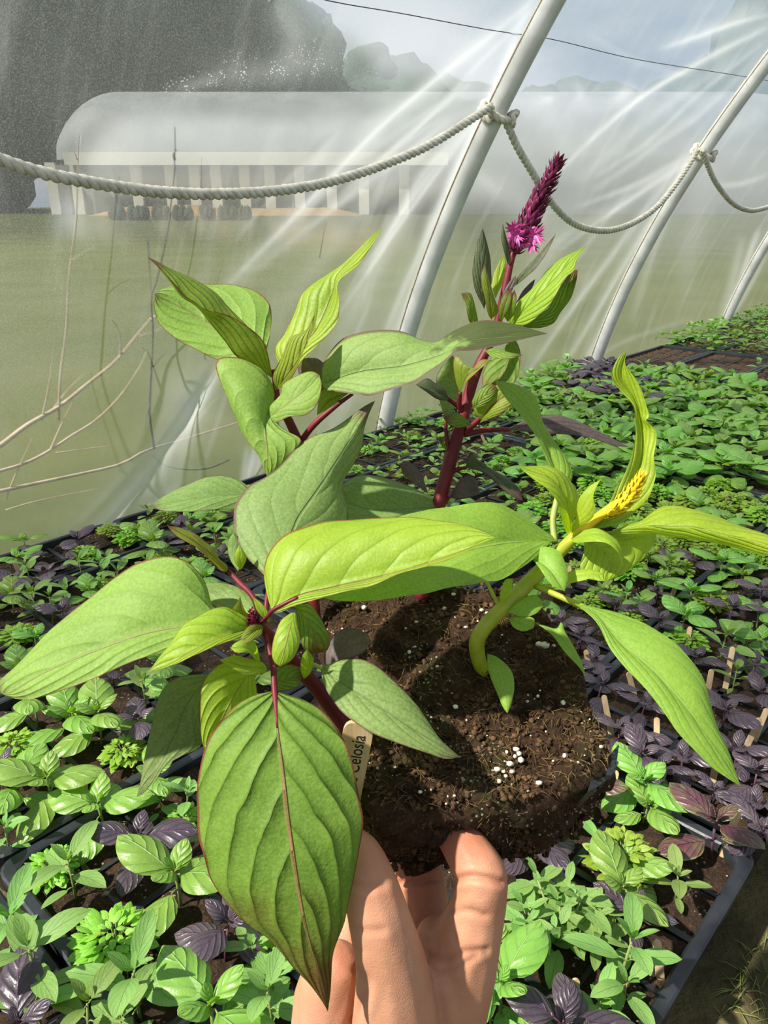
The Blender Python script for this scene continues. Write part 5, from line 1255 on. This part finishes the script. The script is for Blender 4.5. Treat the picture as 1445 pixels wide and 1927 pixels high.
# seedlings read off the photo: (kind, x, y, rotation, scale)
FG = [
 ('G', 90, 1462, 90, 1.0), ('G', 187, 1498, 85, .98), ('B', 232, 1396, 0, .78), ('P', 262, 1568, 95, 1.05), ('G', 332, 1640, 70, 1.0), ('B', 92, 1612, 0, .72), ('N', 128, 1618, 60, 1.05),
 ('B', 205, 1742, 0, 1.0), ('N', 248, 1832, 80, 1.25), ('P', 418, 1742, 160, 1.05), ('G', 392, 1893, 40, 1.12), ('N', 512, 1830, 20, .85), ('N', 512, 1880, 70, 1.0), ('N', 52, 1795, 40, 1.3), ('N', 12, 1715, 80, 1.1), ('N', 60, 1872, 10, 1.0), ('P', 32, 1925, 30, 1.1), ('N', 150, 1905, 70, 1.0), ('N', 222, 1918, 60, 1.0),
 ('G', 182, 1348, 30, 1.0), ('G', 125, 1345, 40, .95), ('N', 268, 1282, 40, .9), ('P', 255, 1345, 10, .95), ('G', 60, 1318, 10, .95), ('B', 22, 1388, 0, .85), ('B', 128, 1312, 0, .8), ('P', 4, 1432, 60, .9), ('G', 22, 1480, 0, .85), ('N', 6, 1562, 0, .7),
 ('G', 62, 1192, 80, .75), ('G', 30, 1252, 20, .85), ('B', 30, 1180, 0, .85), ('G', 18, 1120, 30, .85), ('P', 113, 1148, 90, .95), ('P', 84, 1070, 20, 1.0), ('P', 22, 1090, 60, 1.0), ('N', 62, 1118, 40, .95), ('N', 92, 1130, 0, .85), ('N', 148, 1050, 70, .85), ('N', 120, 1095, 30, .8), ('G', 165, 1110, 30, .7), ('N', 195, 1062, 10, .95), ('N', 215, 1072, 70, .9), ('B', 180, 1090, 0, .7),
 ('G', 288, 1018, 30, .95), ('G', 258, 990, 60, .85), ('B', 240, 1000, 0, .8), ('P', 345, 988, 20, .95), ('P', 418, 1038, 90, .8), ('N', 362, 1002, 30, .85), ('N', 405, 1000, 60, .85), ('B', 358, 1052, 0, .95), ('G', 440, 1012, 0, .75), ('G', 405, 975, 0, .8), ('B', 400, 962, 0, .7), ('N', 330, 1062, 0, .8), ('G', 385, 1085, 30, .8), ('P', 318, 1020, 50, .8), ('N', 278, 1052, 70, .8),
 ('N', 300, 1490, 50, .7), ('N', 345, 1495, 0, .7), ('B', 345, 1525, 0, .6), ('G', 320, 1300, 40, .8), ('G', 285, 1460, 20, .75), ('G', 300, 1240, 20, .8), ('P', 210, 1260, 20, .6), ('N', 330, 1585, 0, .6), ('N', 470, 1770, 30, .7), ('B', 510, 1790, 0, .6),
 ('G', 1205, 1455, 25, .95), ('G', 1216, 1508, 10, .68), ('P', 1205, 1408, 10, .95), ('R', 1350, 1548, 20, 1.12), ('B', 1178, 1588, 0, 1.0), ('G', 1185, 1620, 60, .62), ('N', 1282, 1640, 80, .8), ('P', 1005, 1565, 30, 1.0), ('N', 935, 1580, 60, .9), ('N', 1085, 1508, 20, .8), ('R', 1112, 1472, 60, .75),
 ('M', 1062, 1700, 10, 1.15), ('M', 1020, 1718, 40, .9), ('M', 1118, 1725, 70, .8), ('G', 1165, 1672, 20, .85), ('P', 1200, 1715, 60, .75), ('N', 1175, 1788, 80, 1.15), ('N', 1178, 1840, 20, .8), ('G', 952, 1858, 130, 1.05), ('G', 945, 1782, 80, .62), ('P', 1050, 1918, 70, 1.05), ('P', 1095, 1945, 0, 1.1), ('N', 1130, 1868, 60, .75), ('N', 930, 1900, 40, .8),
 ('P', 1128, 1285, 60, .85), ('P', 1168, 1362, 30, .9), ('P', 1200, 1378, 80, .7), ('P', 1095, 1190, 20, .8), ('P', 1058, 1165, 60, .8), ('P', 1212, 1312, 50, .85), ('P', 1158, 1132, 50, .75), ('P', 1240, 1162, 40, .85), ('P', 1310, 1232, 40, .8), ('P', 1290, 1412, 60, .95), ('P', 1368, 1330, 30, .95), ('P', 1392, 1402, 70, .9), ('P', 1425, 1452, 20, .9), ('P', 1428, 1500, 60, .9), ('P', 1430, 1295, 0, .8), ('P', 1422, 1248, 70, .95), ('P', 1378, 1140, 60, 1.0), ('P', 1438, 1098, 40, 1.0), ('P', 1310, 1050, 30, .85), ('P', 1275, 1045, 60, .7), ('P', 1238, 1112, 20, .6), ('P', 1435, 1548, 10, .9), ('P', 1345, 1480, 30, .6), ('P', 1080, 1090, 40, .7), ('P', 1250, 1440, 40, .7), ('P', 1070, 1235, 40, .8), ('P', 1120, 1235, 0, .7),
 ('N', 1362, 1200, 30, 1.05), ('N', 1256, 1058, 30, .9), ('N', 1205, 1130, 20, .8), ('N', 1250, 1082, 60, .65), ('N', 1180, 1118, 60, .8), ('N', 1385, 1268, 60, .7), ('N', 1405, 1200, 20, .7), ('N', 1130, 1100, 40, .7),
 ('G', 1302, 1112, 90, .82), ('G', 1290, 1145, 30, .85), ('G', 1430, 1150, 10, .9), ('G', 1438, 1208, 50, .9), ('G', 1362, 1056, 60, .85), ('G', 1395, 1075, 20, .7), ('G', 1235, 1088, 40, .75), ('G', 1220, 1045, 40, .7),
 ('B', 1342, 1112, 0, .95), ('B', 1300, 1192, 0, .8), ('B', 1148, 1105, 0, .85), ('B', 1405, 1032, 0, .9), ('B', 1330, 1025, 0, .85), ('B', 1440, 1035, 0, .9), ('B', 1188, 1155, 0, .7), ('B', 1112, 1120, 0, .7), ('B', 1375, 1010, 0, .8), ('B', 1290, 1010, 0, .8)]
for i, (k, x, y, r, sc) in enumerate(FG):
    hh = {'G': .038, 'P': .036, 'R': .038, 'B': .034, 'N': .042, 'M': .038}[k] * sc
    p = onz(x, y, SOILZ + hh)
    seedling(k, p, r, sc * (.95 if k == 'P' and x > 1000 and y < 1520 else 1.1 if k == 'G' else 1.0), i % 4)
# denser trays farther back, filled cell by cell
rnd = random.Random(5)
occ = [np.array(q[3][:2]) for q in PLANTS]
cnt = 0
for ri in range(0, 10):
    for ki in range(5):
        if (ri, ki) not in TRAYS: continue
        t0, t1 = ROWS[ri]; w0, w1 = TRK[ki]
        sp = .058 if ri <= 5 else .054
        nt, nw = int((t1 - t0) / sp), int((w1 - w0) / sp)
        for a in range(nt):
            for b in range(nw):
                t = t0 + (a + .5 + rnd.uniform(-.3, .3)) * (t1 - t0) / nt; w = w0 + (b + .5 + rnd.uniform(-.3, .3)) * (w1 - w0) / nw
                p = TW(t, w, SOILZ); x, y, z = [q[0] for q in project((p + np.array([0, 0, .04]))[None])]
                if not ((-20 < x < 1470 and y < 1060) or (430 < x < 1050 and 1090 < y < 1520)): continue
                if ki == 0 and ri <= 2 and w < .10: continue
                hid = 430 < x < 1050 and 1090 < y < 1520
                if (x < 480 or ri < 2) and y > 1125 and not hid: continue
                if min(np.linalg.norm(q - p[:2]) for q in occ) < .026: continue
                if 470 < x < 690 and y > 880 and rnd.random() < .7: continue                    # behind the hero leaves
                sc = rnd.uniform(.8, 1.1)
                if ri >= 6:
                    if y > 668 and x < 1460 and rnd.random() < .82: continue
                    k = 'N' if rnd.random() < .85 else 'G'; sc = rnd.uniform(.8, 1.25)
                    if ri == 6 and ki <= 1: continue
                elif y < 745 and 1070 < x < 1260 and ki == 0: k = 'P'; sc *= 1.0
                elif x > 1000 and 890 < y: k = 'B' if rnd.random() < .72 else 'G'; sc *= .98
                elif x > 990: k = 'G' if rnd.random() < .72 else ('N' if rnd.random() < .7 else 'B'); sc *= 1.28
                elif y < 960: k = rnd.choice('NNGB'); sc *= .75
                else: k = rnd.choice('NGBP'); sc *= .8
                seedling(k, p, rnd.uniform(0, 180), sc, rnd.randrange(4), y < 960); occ.append(p[:2]); cnt += 1
for (x, y) in [(1092, 722), (1112, 708), (1135, 702), (1158, 706), (1100, 738), (1125, 724), (1148, 726), (1172, 722), (1120, 742), (1150, 744), (1180, 740), (1200, 752), (1088, 706), (1215, 720)]:
    p = onz(x, y, SOILZ + .04)
    seedling('P', p, rnd.uniform(0, 180), rnd.uniform(1.25, 1.7), rnd.randrange(4), True)
print('SEEDLINGS', len(PLANTS))
# labels: kind, place in its tray
from collections import defaultdict
by = defaultdict(list)
for q in PLANTS: by[(q[1], q[2])].append(q)
for (k, (ri, ki)), L_ in by.items():
    far = ri >= 4
    L_.sort(key=lambda q: np.linalg.norm(np.array(q[3]) - CP))
    for i, q in enumerate(L_):
        where = '%s-row tray %s' % (ROWN[ri], TRKN[ki])
        if far: lab = '%s crowded in the %s' % (KD[k], where)
        elif len(L_) == 1: lab = '%s, alone of its kind in %s' % (KD[k], where)
        else: lab = '%s, %s from viewer in %s' % (KD[k], ORD[i + 1], where)
        q[0]['label'] = lab; q[0]['group'] = '%s seedlings in the trays' % KD[k]

# ---------------------------------------------------------------- wooden markers in the trays
ST = [((1072, 1065), (1069, 1122)), ((1102, 1223), (1110, 1266)), ((1182, 1265), (1193, 1306)), ((1136, 1308), (1149, 1376)), ((1236, 1350), (1236, 1418)), ((1205, 1140), (1202, 1175)), ((1271, 1102), (1262, 1130)), ((1299, 1179), (1290, 1224)), ((1379, 1217), (1365, 1293)), ((1339, 1260), (1332, 1300)), ((1430, 1351), (1399, 1416)), ((1444, 1333), (1421, 1388)), ((1160, 1450), (1146, 1502)), ((1346, 1440), (1341, 1470)), ((1083, 1841), (1080, 1898)), ((1236, 1769), (1242, 1836)), ((1389, 1524), (1360, 1608)), ((1367, 933), (1369, 962)), ((28, 1056), (38, 1085)), ((906, 818), (916, 842)), ((160, 1452), (158, 1500))]
sp_ = []
for tp, bt in ST:
    b = onz(bt[0], bt[1], SOILZ); dep = (b - CP) @ FW
    tpp = P(tp[0], tp[1], dep * .995); ax = tpp - b; L_ = np.linalg.norm(ax); ax /= L_
    b2 = b - ax * .03
    side = np.cross(ax, CP - b); side /= np.linalg.norm(side)
    ang = random.uniform(-.5, .5); nz_ = np.cross(side, ax); side = side * math.cos(ang) + nz_ * math.sin(ang); nz_ = np.cross(side, ax)
    hw_ = .0033; prof = [(hw_ * math.cos(a), L_ + .03 - hw_ + hw_ * math.sin(a)) for a in np.linspace(0, PI, 9)] + [(-hw_, 0), (hw_, 0)]
    V = [b2 + side * x + ax * y + nz_ * .0008 for x, y in prof] + [b2 + side * x + ax * y - nz_ * .0008 for x, y in prof]; n_ = len(prof)
    F = [tuple(range(n_)), tuple(range(2 * n_ - 1, n_ - 1, -1))] + [(i, i + n_, (i + 1) % n_ + n_, (i + 1) % n_) for i in range(n_)]
    o = mesh_obj('wooden_marker', V, F, M['wood'], None, None, False, b); sp_.append((o, tray_of(b), b))
by = defaultdict(list)
for q in sp_: by[q[1]].append(q)
for (ri, ki), L_ in by.items():
    L_.sort(key=lambda q: np.linalg.norm(q[2] - CP))
    for i, q in enumerate(L_):
        tag(q[0], 'pale wooden marker stick, %s from viewer in %s-row tray %s' % (ORD[i + 1], ROWN[ri], TRKN[ki]) if len(L_) > 1 else 'pale wooden marker stick, alone in %s-row tray %s' % (ROWN[ri], TRKN[ki]), 'plant marker', 'wooden markers in the trays')

# grass blades on the bare ground beside the trays
A = Acc(); rnd = random.Random(3)
for k in range(150):
    x, y = rnd.uniform(1300, 1440), rnd.uniform(1690, 1927)
    if rnd.random() < .45: x, y = rnd.gauss(1385, 25), rnd.gauss(1850, 30)
    c = onz(x, y, 0)
    if to_tw(c)[1] < 1.29: continue
    a = rnd.uniform(0, 2 * PI); L_ = rnd.uniform(.01, .035); d = np.array([math.cos(a), math.sin(a), 0])
    v, f, uv = tube_data([c, c + d * L_ * .5 + np.array([0, 0, .004]), c + d * L_ + np.array([0, 0, .001])], [.0005, .0005, .0001], 4); A.add(v, f, uv)
o = mesh_obj('grass', A.v, A.f, M['grass_blade'], None, None, True, onz(1385, 1850, 0)); tag(o, 'sparse thin grass on the bare ground beside the trays', 'grass', None, 'stuff')

# ================================================================== light
W = bpy.data.worlds.new('sky'); SC.world = W; W.use_nodes = True
nt = W.node_tree; nt.nodes.clear()
out = nt.nodes.new('ShaderNodeOutputWorld'); bg = nt.nodes.new('ShaderNodeBackground')
tcn = nt.nodes.new('ShaderNodeTexCoord'); mp = nt.nodes.new('ShaderNodeMapping'); mp.inputs['Scale'].default_value = (1, 1, 2.6)
nz1 = nt.nodes.new('ShaderNodeTexNoise'); nz1.inputs['Scale'].default_value = 3.2; nz1.inputs['Detail'].default_value = 7; nz1.inputs['Roughness'].default_value = .58
rp = nt.nodes.new('ShaderNodeValToRGB'); rp.color_ramp.elements[0].position = .40; rp.color_ramp.elements[1].position = .62
rp.color_ramp.elements[0].color = (.27, .37, .48, 1); rp.color_ramp.elements[1].color = (.64, .68, .73, 1)
nt.links.new(tcn.outputs['Generated'], mp.inputs[0]); nt.links.new(mp.outputs[0], nz1.inputs['Vector']); nt.links.new(nz1.outputs['Fac'], rp.inputs[0]); nt.links.new(rp.outputs[0], bg.inputs[0])
bg.inputs[1].default_value = SKY_STRENGTH
nt.links.new(bg.outputs[0], out.inputs[0])
sun = bpy.data.lights.new('sun', 'SUN'); sun.energy = SUN_STRENGTH; sun.angle = math.radians(1.4); sun.color = (1.0, .95, .86)
so = bpy.data.objects.new('sun', sun); COL.objects.link(so)
so.rotation_euler = Vector(SUN_DIR).to_track_quat('Z', 'Y').to_euler()

vs_ = SC.view_settings
SC.display_settings.display_device = 'sRGB'
vs_.view_transform = 'Standard'; vs_.look = 'None'; vs_.gamma = 1.0; vs_.use_curve_mapping = False
vs_.exposure = EXPOSURE
cy = SC.cycles
cy.max_bounces = 7; cy.diffuse_bounces = 3; cy.glossy_bounces = 2; cy.transmission_bounces = 5; cy.transparent_max_bounces = 12
cy.sample_clamp_indirect = 6.0; cy.caustics_reflective = False; cy.caustics_refractive = True
cy.use_denoising = True
